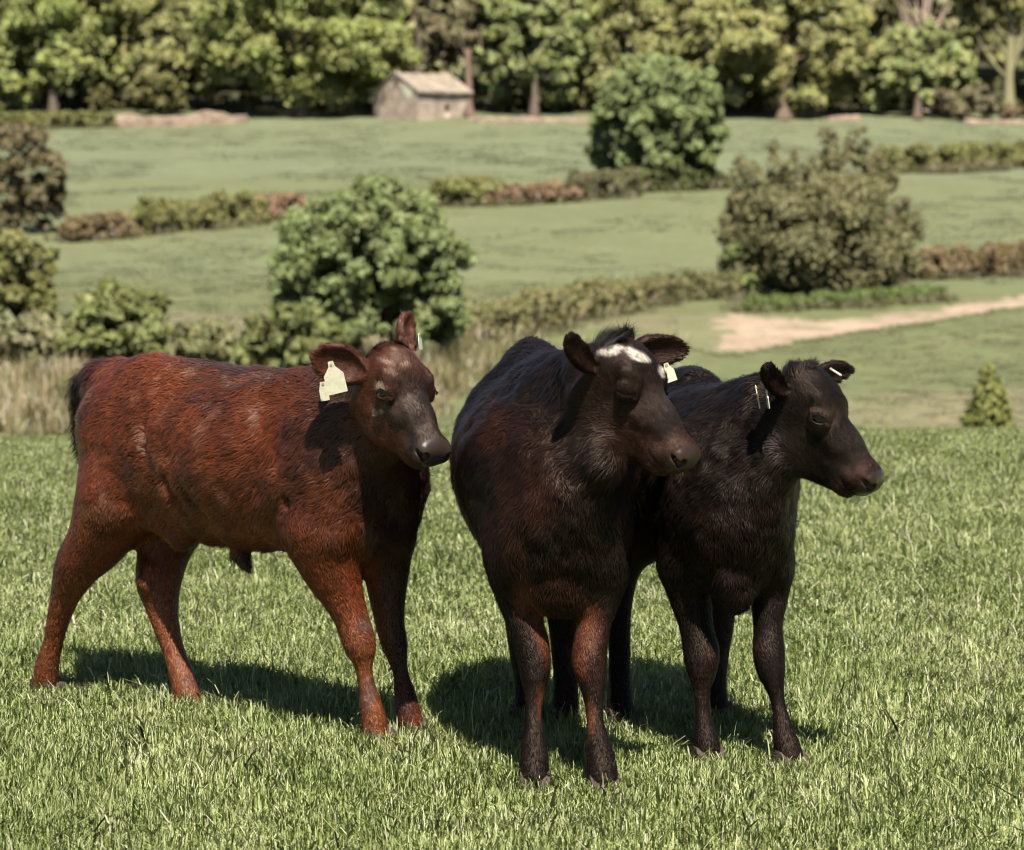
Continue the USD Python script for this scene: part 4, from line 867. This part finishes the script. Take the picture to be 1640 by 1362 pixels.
# ---- the red-brown calf on the left, its flank to the camera
def red_calf():
    B = Body(); lat = np.array([math.sin(math.radians(35)), math.cos(math.radians(35)), 0]); u = np.array([math.cos(math.radians(35)), -math.sin(math.radians(35)), 0])
    rh, lh, rf, lf = [hit(*p) for p in ((75, 1106), (306, 1134), (606, 1189), (664, 1178))]
    org = on_ground((rh[0] + lf[0]) / 2, (rh[1] + lf[1]) / 2)
    t = thing('calf', 'red-brown calf standing side-on at the left with a square tag in its ear', 'calf', org)
    kw = dict(lat=lat, flow=-u * .8 + [0, 0, -.55], fur=.019)
    torso = [((195, 668, 8.60), (.120, .135)), ((235, 692, 8.50), (.165, .190)), ((320, 724, 8.36), (.200, .246)), ((400, 738, 8.22), (.212, .256)), ((480, 746, 8.09), (.195, .245)), ((552, 748, 7.98), (.165, .222)), ((602, 765, 7.95), (.120, .160))]
    B.chain([(P(*c), r) for c, r in torso], k=.05, **kw)
    B.cap(P(164, 605, 8.66), P(240, 604, 8.5), (.05, .05), (.07, .05), k=.08, **kw)             # croup
    B.cap(P(250, 610, 8.45), P(520, 642, 8.0), (.05, .05), (.07, .06), k=.08, **kw)             # line of the back
    B.cap(P(196, 690, 8.50), P(188, 815, 8.44), (.075, .125), (.060, .105), k=.10, **kw)          # near thigh
    B.cap(P(255, 720, 8.62), P(278, 840, 8.52), (.085, .13), (.07, .085), k=.09, **kw)          # far thigh
    B.cap(P(248, 800, 8.36), P(290, 862, 8.28), .05, .035, k=.06, **kw)                         # flank fold
    B.cap(P(530, 700, 7.86), P(515, 850, 7.86), (.06, .13), (.06, .10), k=.08, **kw)            # near shoulder
    B.cap(P(612, 730, 8.02), P(620, 860, 7.96), (.06, .11), (.055, .09), k=.07, **kw)           # far shoulder
    B.cap(P(600, 850, 7.88), P(560, 900, 7.95), .055, .05, k=.06, **kw)                         # brisket
    B.cap(P(262, 770, 8.16), P(292, 838, 8.14), .010, .012, k=.035, op=-1)                        # crease of the flank
    B.cap(P(300, 800, 8.10), P(352, 868, 8.06), .006, .009, k=.025, op=-1)
    B.cap(P(466, 800, 7.86), P(478, 880, 7.84), .008, .012, k=.03, op=-1)                         # behind the elbow
    B.cap(P(215, 640, 8.26), P(250, 730, 8.24), .006, .010, k=.05, op=-1)                         # hollow before the thigh
    B.cap(P(384, 888, 8.16), P(398, 908, 8.14), .024, .013, k=.03, flow=(.1, 0, -1), zone='torso', fur=.022)                   # navel
    B.cap(P(540, 690, 8.00), P(618, 628, 7.84), (.120, .165), (.080, .110), k=.09, lat=lat, flow=(-.3, .1, -1), fur=.022, zone='neck')
    B.cap(P(590, 750, 7.98), P(632, 690, 7.82), (.080, .10), (.055, .07), k=.08, lat=lat, flow=(0, 0, -1), fur=.022, zone='neck')
    # tail, hanging close behind the rump
    B.chain([(P(165, 600, 8.64), .034), (P(142, 608, 8.70), .034), (P(129, 635, 8.76), .030), (P(132, 690, 8.80), .022), (P(152, 780, 8.80), .016), (P(166, 860, 8.78), .013)], k=.02, flow=(-.15, .1, -1), fur=.046, zone='tail')
    leg(B, [(186, 800, 130), (158, 862, 104), (124, 908, 78), (106, 950, 54), (94, 990, 42), (85, 1030, 37), (75, 1070, 44), (72, 1100, 46)], 8.45, rh[1], k=.07)
    B.cap(P(104, 888, rh[1] - .05), P(101, 920, rh[1] - .04), .020, .025, k=.04, zone='leg', fur=.011)   # point of the hock
    leg(B, [(276, 830, 120), (264, 880, 90), (254, 930, 78), (259, 970, 58), (268, 1010, 46), (279, 1046, 40), (293, 1090, 46), (302, 1126, 50)], 8.52, lh[1])
    B.cap(P(238, 912, lh[1] + .06), P(234, 935, lh[1] + .05), .018, .022, k=.03, zone='leg', fur=.011)
    leg(B, [(510, 850, 128), (532, 915, 96), (554, 968, 68), (566, 1000, 60), (575, 1028, 60), (580, 1052, 44), (583, 1075, 32), (587, 1100, 32), (594, 1130, 42), (602, 1176, 46)], 7.90, rf[1])
    leg(B, [(618, 870, 96), (620, 950, 66), (624, 996, 52), (631, 1030, 48), (637, 1056, 36), (642, 1080, 30), (648, 1110, 40), (658, 1160, 46)], 7.98, lf[1])
    H = Frame(P(633, 541, 7.70), 36, 45, -4, .95)
    add_head(B, H, (.8, .8))
    tipn = P(508, 572, 7.68); bn = H(.055, -.080, -.090)
    l1, f1 = add_ear(B, bn, tipn, (.15, -1, .02), .112)
    bf = H(.035, .064, -.060); tipf = P(657, 505, 7.86)
    add_ear(B, bf, tipf, (.75, -.5, .1), .075)
    red, dark = np.array([.084, .0200, .0066]), np.array([.018, .009, .007])
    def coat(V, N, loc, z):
        g = lambda n: z.get(n, np.zeros(len(V)))
        x0 = proj(V)[0]; c = np.broadcast_to(red, (len(V), 3)).copy()
        c *= (.45 + 1.1 * meshkit.fbm(V * [8, 8, 8], 4, 21))[:, None]
        c = blendc(c, (.030, .0095, .006), 3.2 * (meshkit.fbm(V * [10, 10, 7], 4, 5) - .46))
        c = blendc(c, (.16, .070, .040), .35 * smoothstep(.60, .70, meshkit.fbm(V * [16, 16, 12], 3, 91)) * smoothstep(470, 430, x0) * (V[:, 2] > .55))
        x, y = proj(V)
        c = blendc(c, (.018, .0092, .007), .95 * smoothstep(430, 570, x) * (g('neck') + g('torso')) * np.maximum(smoothstep(840, 690, y), smoothstep(545, 600, x)))  # shadow of the head put into the coat on shoulder, neck and chest
        c = blendc(c, (.014, .0075, .0055), .95 * g('leg') * smoothstep(598, 618, x) * smoothstep(.10, .22, V[:, 2]))  # far foreleg coat darkened as the shade of chest and near leg
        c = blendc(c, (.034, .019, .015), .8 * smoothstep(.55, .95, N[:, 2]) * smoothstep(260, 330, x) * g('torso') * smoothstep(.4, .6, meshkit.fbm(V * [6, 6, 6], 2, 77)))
        c = blendc(c, (.130, .042, .017), .75 * g('leg') * smoothstep(.45, .25, V[:, 2]) * smoothstep(640, 600, x))
        c = blendc(c, (.055, .035, .030), .8 * spots(V, N, [(590, 1110, 14, 42, 8), (640, 1130, 14, 16, 0), (584, 1000, 20, 22, 0), (300, 1088, 10, 12, 0)]))
        h = np.clip(g('head') + g('eye') + g('lip') + g('nose'), 0, 1)
        face = blendc(np.broadcast_to(np.array([.050, .015, .008]), (len(V), 3)), (.016, .0098, .008), smoothstep(.06, .18, loc[:, 0]) * smoothstep(-.16, -.08, loc[:, 2]))
        c = lerp(c, face * (.45 + 1.1 * meshkit.fbm(V * 25, 3, 4))[:, None], h[:, None])
        c = blendc(c, (.20, .13, .095), .75 * spots(V, N, [(618, 580, 17, 7, 20), (650, 585, 10, 6, 0), (634, 560, 8, 4, 30)]))
        c = blendc(c, (.26, .20, .15), .8 * spots(V, N, [(609, 623, 8, 13, -35), (603, 662, 7, 7, 0), (612, 660, 5, 4, 0)]))
        c = blendc(c, (.020, .009, .006), .9 * spots(V, N, [(394, 905, 26, 26, 0)], 2.0))
        c = blendc(c, dark, g('tail')); c = blendc(c, (.040, .014, .009), g('ear'))
        bare = muzzle_bare(loc, z); c = blendc(c, (.024, .016, .013), bare)
        return c * .68, np.maximum(bare, .4 * smoothstep(.5, .9, g('eye')))
    pin = P(528, 582, 7.70)
    tags = [(P(529, 579, 7.655), (.24, -.02, -1), (-.1, -1, .25), .014, .054, .088), (P(516, 612, 7.80), (.16, 0, -1), (.5, -1, .2), .014, .026, .052), (P(671, 534, 7.80), (.12, 0, -1), (1, -.25, 0), .012, .03, .045)]
    hooves = [(rh, u), (lh, u), (rf, unit(u + [0, -.5, 0])), (lf, unit(u + [0, -.3, 0]))]
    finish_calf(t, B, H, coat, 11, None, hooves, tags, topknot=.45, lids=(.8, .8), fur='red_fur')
red_calf()

# ---- the black-brown calf in the middle, facing the camera, head turned to the right
def middle_calf():
    B = Body(); a = math.radians(84); u = np.array([math.cos(a), -math.sin(a), 0]); lat = np.array([math.sin(a), math.cos(a), 0])
    rh, lh, rf, lf = hit(838, 1152), hit(906, 1152), hit(857, 1262), hit(966, 1267)
    org = on_ground((rh[0] + lf[0]) / 2, (rh[1] + lf[1]) / 2)
    t = thing('calf', 'black-brown calf with white forehead marks, facing the camera between the other two', 'calf', org)
    kw = dict(lat=lat, flow=-u * .5 + [0, 0, -.85], fur=.019)
    torso = [((846, 660, 8.42), (.130, .150)), ((844, 692, 8.22), (.168, .200)), ((846, 735, 7.98), (.215, .262)), ((856, 760, 7.74), (.205, .262)), ((872, 780, 7.54), (.168, .235)), ((888, 820, 7.40), (.128, .200))]
    B.chain([(P(*c), r) for c, r in torso], k=.05, **kw)
    B.cap(P(852, 572, 8.40), P(856, 592, 8.05), (.055, .05), (.05, .05), k=.10, **kw)
    B.cap(P(856, 592, 8.05), P(900, 620, 7.55), (.05, .05), (.06, .06), k=.10, **kw)
    B.cap(P(802, 725, 8.26), P(804, 820, 8.25), (.085, .13), (.075, .11), k=.10, **kw)
    B.cap(P(896, 735, 8.26), P(902, 830, 8.25), (.085, .13), (.075, .11), k=.10, **kw)
    B.cap(P(812, 740, 7.60), P(822, 900, 7.44), (.075, .10), (.065, .085), k=.09, **kw)
    B.cap(P(965, 770, 7.52), P(968, 910, 7.40), (.075, .10), (.060, .085), k=.09, **kw)
    B.cap(P(893, 850, 7.38), P(897, 950, 7.36), (.10, .09), (.075, .06), k=.09, **kw)
    nk = dict(lat=lat, flow=(-.25, .1, -1), fur=.030, zone='neck')
    B.cap(P(893, 745, 7.52), P(955, 645, 7.38), (.130, .150), (.085, .110), k=.10, **nk)
    B.cap(P(900, 840, 7.42), P(965, 735, 7.26), (.095, .10), (.055, .075), k=.09, **nk)
    B.cap(P(880, 650, 7.75), P(950, 590, 7.42), (.08, .08), (.06, .06), k=.10, **nk)
    B.chain([(P(850, 590, 8.52), .03), (P(848, 700, 8.56), .022), (P(848, 850, 8.56), .018)], k=.02, flow=(0, .1, -1), fur=.046, zone='tail')
    leg(B, [(838, 880, 120), (838, 1000, 62), (842, 1050, 56), (844, 1100, 44), (843, 1140, 46)], 8.3, rh[1])
    leg(B, [(902, 880, 100), (904, 1000, 56), (906, 1040, 52), (906, 1090, 44), (906, 1140, 52)], 8.3, lh[1])
    leg(B, [(822, 890, 92), (830, 950, 80), (842, 1000, 64), (853, 1042, 63), (857, 1078, 54), (856, 1110, 38), (854, 1146, 31), (855, 1172, 37), (856, 1200, 49), (856, 1246, 54)], 7.46, rf[1])
    leg(B, [(966, 900, 92), (958, 960, 74), (950, 1010, 60), (944, 1056, 62), (948, 1092, 50), (951, 1124, 37), (953, 1152, 33), (957, 1180, 39), (961, 1208, 51), (966, 1250, 56)], 7.42, lf[1])
    H = Frame(P(1000, 528, 7.30), 54, 47, -3, 1.0)
    add_head(B, H, (-.1, -.1))
    add_ear(B, H(.050, -.072, -.098), P(913, 541, 7.15), (.88, -.5, -.05), .070)
    add_ear(B, H(.030, .062, -.060), P(1100, 561, 7.44), (-.05, -1, -.10), .084)
    blk, red = np.array([.0095, .0058, .0043]), np.array([.034, .0115, .0065])
    def coat(V, N, loc, z):
        g = lambda n: z.get(n, np.zeros(len(V)))
        x, y = proj(V)
        c = np.broadcast_to(blk, (len(V), 3)) * (.7 + .6 * meshkit.fbm(V * 12, 3, 3))[:, None]
        patch = smoothstep(.46, .62, meshkit.fbm(V * [7, 7, 5], 4, 15))
        c = blendc(c, red * .8, .55 * patch * (g('torso') + g('leg')) * smoothstep(620, 700, y))
        c = blendc(c, red, .6 * spots(V, N, [(815, 850, 36, 95, -8), (790, 680, 50, 60, 0), (870, 800, 30, 60, 0)]))
        c = blendc(c, (.120, .038, .018), .9 * spots(V, N, [(868, 1010, 20, 72, -14), (938, 1010, 28, 60, 10), (926, 1060, 20, 34, 0), (945, 1150, 12, 40, 0), (868, 1130, 10, 44, 0), (840, 960, 26, 40, 0)]))
        h = np.clip(g('head') + g('eye') + g('lip') + g('nose'), 0, 1)
        face = blendc(np.broadcast_to(np.array([.020, .011, .0085]), (len(V), 3)), (.034, .015, .010), smoothstep(.10, .22, loc[:, 0]) * smoothstep(-.06, -.13, loc[:, 2]))
        face = blendc(face, (.036, .028, .025), .6 * smoothstep(.15, .2, loc[:, 0]) * smoothstep(.31, .27, loc[:, 0]) * smoothstep(-.09, -.05, loc[:, 2]))
        face = blendc(face, (.046, .024, .017), .8 * smoothstep(.28, .32, loc[:, 0]))
        face = blendc(face, (.012, .009, .008), smoothstep(.05, .0, loc[:, 0]) * smoothstep(-.08, -.03, loc[:, 2]))
        c = lerp(c, face * (.45 + 1.1 * meshkit.fbm(V * 25, 3, 4))[:, None], h[:, None])
        c = blendc(c, (.040, .021, .015), .7 * g('eye'))
        c = blendc(c, (.80, .72, .60), .95 * spots(V, N, [(980, 563, 27, 10, -14), (1022, 571, 26, 9.5, 28), (1060, 598, 6, 11, -20)], 2.4) * (.62 + .38 * smoothstep(.35, .6, meshkit.noise(V * 160, 12))))
        c = blendc(c, (.012, .009, .008), g('tail')); c = blendc(c, (.030, .0125, .0085), g('ear'))
        bare = muzzle_bare(loc, z, .345); c = blendc(c, (.034, .019, .013), bare)
        return c * .46, np.maximum(bare, .3 * smoothstep(.5, .9, g('eye')))
    tags = [(P(1066, 582, 7.34), (.34, -.05, -1), (.3, -1, .1), .012, .032, .05)]
    hooves = [(rh, u), (lh, u), (rf, unit(u + [-.12, 0, 0])), (lf, unit(u + [.15, 0, 0]))]
    finish_calf(t, B, H, coat, 23, None, hooves, tags, topknot=1.15, lids=(-1, -1))
middle_calf()

# ---- the black calf on the right, head in profile
def black_calf():
    B = Body(); a = math.radians(74); u = np.array([math.cos(a), -math.sin(a), 0]); lat = np.array([math.sin(a), math.cos(a), 0])
    rh, lh, rf, lf = hit(995, 1158), hit(1150, 1150), hit(1134, 1222), hit(1264, 1228)
    org = on_ground((rh[0] + lf[0]) / 2, (rh[1] + lf[1]) / 2)
    t = thing('calf', 'black calf at the right, head in profile, two tags edge-on in one ear', 'calf', org)
    kw = dict(lat=lat, flow=-u * .5 + [0, 0, -.85], fur=.018)
    torso = [((1090, 690, 8.42), (.125, .135)), ((1095, 715, 8.25), (.175, .185)), ((1108, 750, 8.05), (.205, .225)), ((1128, 770, 7.88), (.190, .230)), ((1152, 790, 7.72), (.165, .215)), ((1176, 815, 7.60), (.125, .175))]
    B.chain([(P(*c), r) for c, r in torso], k=.05, **kw)
    B.cap(P(1105, 622, 8.42), P(1115, 628, 8.15), (.06, .05), (.05, .05), k=.10, **kw)
    B.cap(P(1055, 690, 8.30), P(1040, 850, 8.3), (.085, .12), (.075, .10), k=.10, **kw)
    B.cap(P(1140, 700, 8.30), P(1150, 850, 8.3), (.085, .12), (.075, .10), k=.10, **kw)
    B.cap(P(1100, 760, 7.74), P(1098, 905, 7.68), (.070, .10), (.062, .085), k=.09, **kw)
    B.cap(P(1230, 780, 7.72), P(1236, 910, 7.66), (.070, .10), (.052, .080), k=.09, **kw)
    B.cap(P(1172, 850, 7.60), P(1172, 940, 7.58), (.095, .09), (.055, .05), k=.08, **kw)
    B.cap(P(1172, 930, 7.56), P(1176, 968, 7.56), (.034, .04), (.022, .022), k=.05, **kw)         # dewlap
    nk = dict(lat=lat, flow=(-.3, .1, -1), fur=.026, zone='neck')
    B.cap(P(1160, 745, 7.74), P(1235, 672, 7.62), (.125, .145), (.080, .105), k=.10, **nk)
    B.cap(P(1185, 840, 7.62), P(1245, 730, 7.52), (.085, .09), (.055, .075), k=.09, **nk)
    B.cap(P(1140, 668, 7.95), P(1225, 640, 7.66), (.08, .07), (.06, .06), k=.10, **nk)
    B.chain([(P(1100, 620, 8.55), .03), (P(1096, 720, 8.58), .022), (P(1094, 850, 8.58), .018)], k=.02, flow=(0, .1, -1), fur=.046, zone='tail')
    leg(B, [(1000, 860, 116), (992, 930, 60), (990, 990, 46), (992, 1050, 40), (992, 1100, 42), (993, 1148, 52)], 8.3, rh[1])
    leg(B, [(1150, 860, 100), (1150, 1000, 56), (1146, 1050, 48), (1146, 1090, 40), (1148, 1142, 48)], 8.3, lh[1])
    leg(B, [(1096, 900, 92), (1106, 960, 72), (1116, 1008, 60), (1123, 1048, 64), (1124, 1078, 50), (1124, 1104, 34), (1125, 1140, 28), (1128, 1166, 36), (1132, 1192, 48), (1134, 1212, 50)], 7.70, rf[1])
    leg(B, [(1236, 900, 76), (1232, 960, 64), (1230, 1006, 52), (1231, 1044, 57), (1235, 1076, 50), (1241, 1102, 35), (1247, 1130, 28), (1252, 1156, 34), (1258, 1186, 46), (1264, 1212, 52)], 7.68, lf[1])
    H = Frame(P(1298, 574, 7.52), 64, 49, -2, .98)
    add_head(B, H, (.55, .55))
    add_ear(B, H(.045, -.074, -.090), P(1231, 590, 7.36), (.85, -.5, .05), .070)
    add_ear(B, H(.035, .060, -.060), P(1364, 592, 7.70), (.5, -.8, -.2), .062)
    blk = np.array([.0080, .0052, .0040])
    def coat(V, N, loc, z):
        g = lambda n: z.get(n, np.zeros(len(V)))
        x, y = proj(V)
        c = np.broadcast_to(blk, (len(V), 3)) * (.7 + .6 * meshkit.fbm(V * 12, 3, 6))[:, None]
        c = blendc(c, (.017, .0085, .0065), .6 * smoothstep(.50, .64, meshkit.fbm(V * 8, 4, 18)) * (g('torso') + g('neck') + g('leg')))
        c = blendc(c, (.036, .017, .012), .7 * spots(V, N, [(1215, 1035, 16, 20, 0), (1138, 1040, 12, 26, 0)]))
        h = np.clip(g('head') + g('eye') + g('lip') + g('nose'), 0, 1)
        face = blendc(np.broadcast_to(np.array([.012, .0082, .0068]), (len(V), 3)), (.030, .023, .020), .7 * smoothstep(.20, .25, loc[:, 0]) * smoothstep(.33, .29, loc[:, 0]) * smoothstep(-.11, -.07, loc[:, 2]))
        face = blendc(face, (.032, .016, .012), smoothstep(.28, .325, loc[:, 0]))
        c = lerp(c, face * (.45 + 1.1 * meshkit.fbm(V * 25, 3, 4))[:, None], h[:, None])
        ey = np.hypot(loc[:, 0] - .155, loc[:, 2] + .062)
        c = blendc(c, (.062, .037, .027), .9 * smoothstep(.052, .030, ey) * h)
        c = blendc(c, (.012, .009, .008), smoothstep(.0185, .0165, ey) * h)
        c = blendc(c, (.011, .008, .007), g('tail')); c = blendc(c, (.022, .011, .008), g('ear'))
        bare = muzzle_bare(loc, z, .345); c = blendc(c, (.024, .014, .010), bare)
        return c * .46, np.maximum(bare, .4 * smoothstep(.046, .034, ey) * h)
    tags = [(P(1210, 617, 7.44), (.20, 0, -1), (1, -.12, .1), .012, .034, .062), (P(1227, 624, 7.40), (.15, 0, -1), (1, .05, .1), .012, .034, .05), (P(1329, 590, 7.56), (1.0, -.1, -.62), (.6, -.2, 1), .012, .022, .036)]
    hooves = [(rh, u), (lh, u), (rf, u), (lf, unit(u + [.25, 0, 0]))]
    finish_calf(t, B, H, coat, 37, None, hooves, tags, topknot=.8, lids=(.55, .55))
black_calf()

# ------------------------------------------------------------------ grass
def grass():
    rng = np.random.default_rng(9)
    greens = np.array([(.262, .315, .116), (.278, .325, .126), (.298, .338, .142), (.242, .298, .102), (.355, .370, .200), (.268, .318, .122)])
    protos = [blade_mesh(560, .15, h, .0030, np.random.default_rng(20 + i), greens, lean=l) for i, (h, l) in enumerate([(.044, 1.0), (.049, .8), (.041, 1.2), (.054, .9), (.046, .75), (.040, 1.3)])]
    ys = []
    y = 5.2
    while y < 27: ys.append(y); y += .165 * (1 + max(0, y - 10) * .02)
    pos = []
    for y in ys:
        half = 820 / FPX * y + (1.3 if y < 12 else .6); st = .165 * (1 + max(0, y - 10) * .02)
        x = np.arange(-half, half, st); pos.append(np.column_stack([x + rng.uniform(-.07, .07, len(x)), np.full(len(x), y) + rng.uniform(-.07, .07, len(x))]))
    pos = np.vstack(pos); z = ground_z(pos[:, 0], pos[:, 1])
    hz = (1.0 - .34 * smoothstep(8.3, 12, pos[:, 1])) * (.62 + .75 * meshkit.fbm(np.column_stack([pos * 1.3, 0 * z]), 3, 31)); wid = 1 + np.clip(pos[:, 1] - 12, 0, 12) * .035
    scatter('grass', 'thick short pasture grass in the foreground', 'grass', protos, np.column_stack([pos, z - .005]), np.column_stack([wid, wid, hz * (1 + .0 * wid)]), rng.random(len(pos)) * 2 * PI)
    # long stray blades and pale dead ones
    stray = [blade_mesh(10, .16, .095, .0042, np.random.default_rng(60 + i), np.array([(.32, .35, .16), (.40, .40, .25), (.46, .44, .31), (.27, .31, .12)]), lean=1.9) for i in range(4)]
    q = pos[pos[:, 1] < 16] + rng.uniform(-.08, .08, (int((pos[:, 1] < 16).sum()), 2))
    scatter('stray_grass', 'longer stray and pale dead blades standing out of the pasture', 'grass', stray, np.column_stack([q, ground_z(q[:, 0], q[:, 1])]), np.repeat(rng.uniform(.6, 1.1, (len(q), 1)), 3, 1), rng.random(len(q)) * 2 * PI)
    # tall dry grass beyond the crest
    dry = [blade_mesh(60, .35, .75, .014, np.random.default_rng(80 + i), np.array([(.26, .20, .115), (.20, .18, .09), (.29, .23, .14), (.16, .17, .07)]), lean=.5) for i in range(4)]
    pts = []
    for (x0, x1, y0, y1, n) in ((-40, 130, 585, 700, 120), (120, 700, 610, 700, 120), (560, 760, 550, 640, 60), (740, 1110, 550, 640, 50)):
        for _ in range(n):
            p = hit(rng.uniform(x0, x1), rng.uniform(y0, y1), 24); pts.append(p)
    pts = np.array(pts); scatter('dry_grass', 'tall dry straw-coloured grass beyond the crest', 'grass', dry, pts, np.column_stack([np.ones((len(pts), 2)), rng.uniform(.25, .85, len(pts))]), rng.random(len(pts)) * 2 * PI)
    # rough growth along the feet of the hedges
    verge = [blade_mesh(46, .30, .36, .020, np.random.default_rng(120 + i), np.array([(.150, .140, .062), (.120, .128, .048), (.185, .155, .085), (.105, .118, .042), (.170, .125, .078)]), lean=.9) for i in range(4)]
    pts = []
    for p, w in HEDGE_LINES:
        for _ in range(int(len(p) * 2.4)):
            a = p[rng.integers(len(p))]; x, y = a[0] + rng.normal() * .5, a[1] - w * .35 + rng.normal() * w * .45; pts.append((x, y))
    pts = np.array(pts); sc = rng.uniform(.5, 1.25, len(pts)) * np.clip(pts[:, 1] / 100, .6, 1.5)
    scatter('verge_grass', 'rough olive and tan growth along the feet of the hedges', 'grass', verge, np.column_stack([pts, ground_z(pts[:, 0], pts[:, 1])]), np.column_stack([sc, sc, sc * .9]), rng.random(len(pts)) * 2 * PI)
    # low tufts that give the far pastures their mottle
    tufts = [blade_mesh(26, .30, .10, .022, np.random.default_rng(140 + i), np.array(c), lean=1.1) for i, c in enumerate([[(.172, .190, .096), (.180, .195, .102)], [(.155, .176, .084), (.162, .182, .088)], [(.194, .196, .112), (.184, .190, .102)], [(.166, .188, .090)]])]
    n = 20000; y = 38 * (246 / 38) ** (rng.random(n) ** .8); x = (rng.random(n) * 2 - 1) * (820 / FPX * y + 4)
    keep = meshkit.fbm(np.column_stack([x * .16, y * .10, 0 * x]), 3, 44) > .40 + .18 * rng.random(n); x, y = x[keep], y[keep]
    sc = (.6 + .8 * rng.random(len(x))) * np.clip(y / 90, .7, 2.0)
    scatter('field_tufts', 'low uneven tufts over the far pastures', 'grass', tufts, np.column_stack([x, y, ground_z(x, y)]), np.column_stack([sc, sc, sc * .30]), rng.random(len(x)) * 2 * PI)
if GRASS: grass()

for p in stage.GetPrimAtPath('/World').GetChildren():
    p.ClearCustomDataByKey('origin')
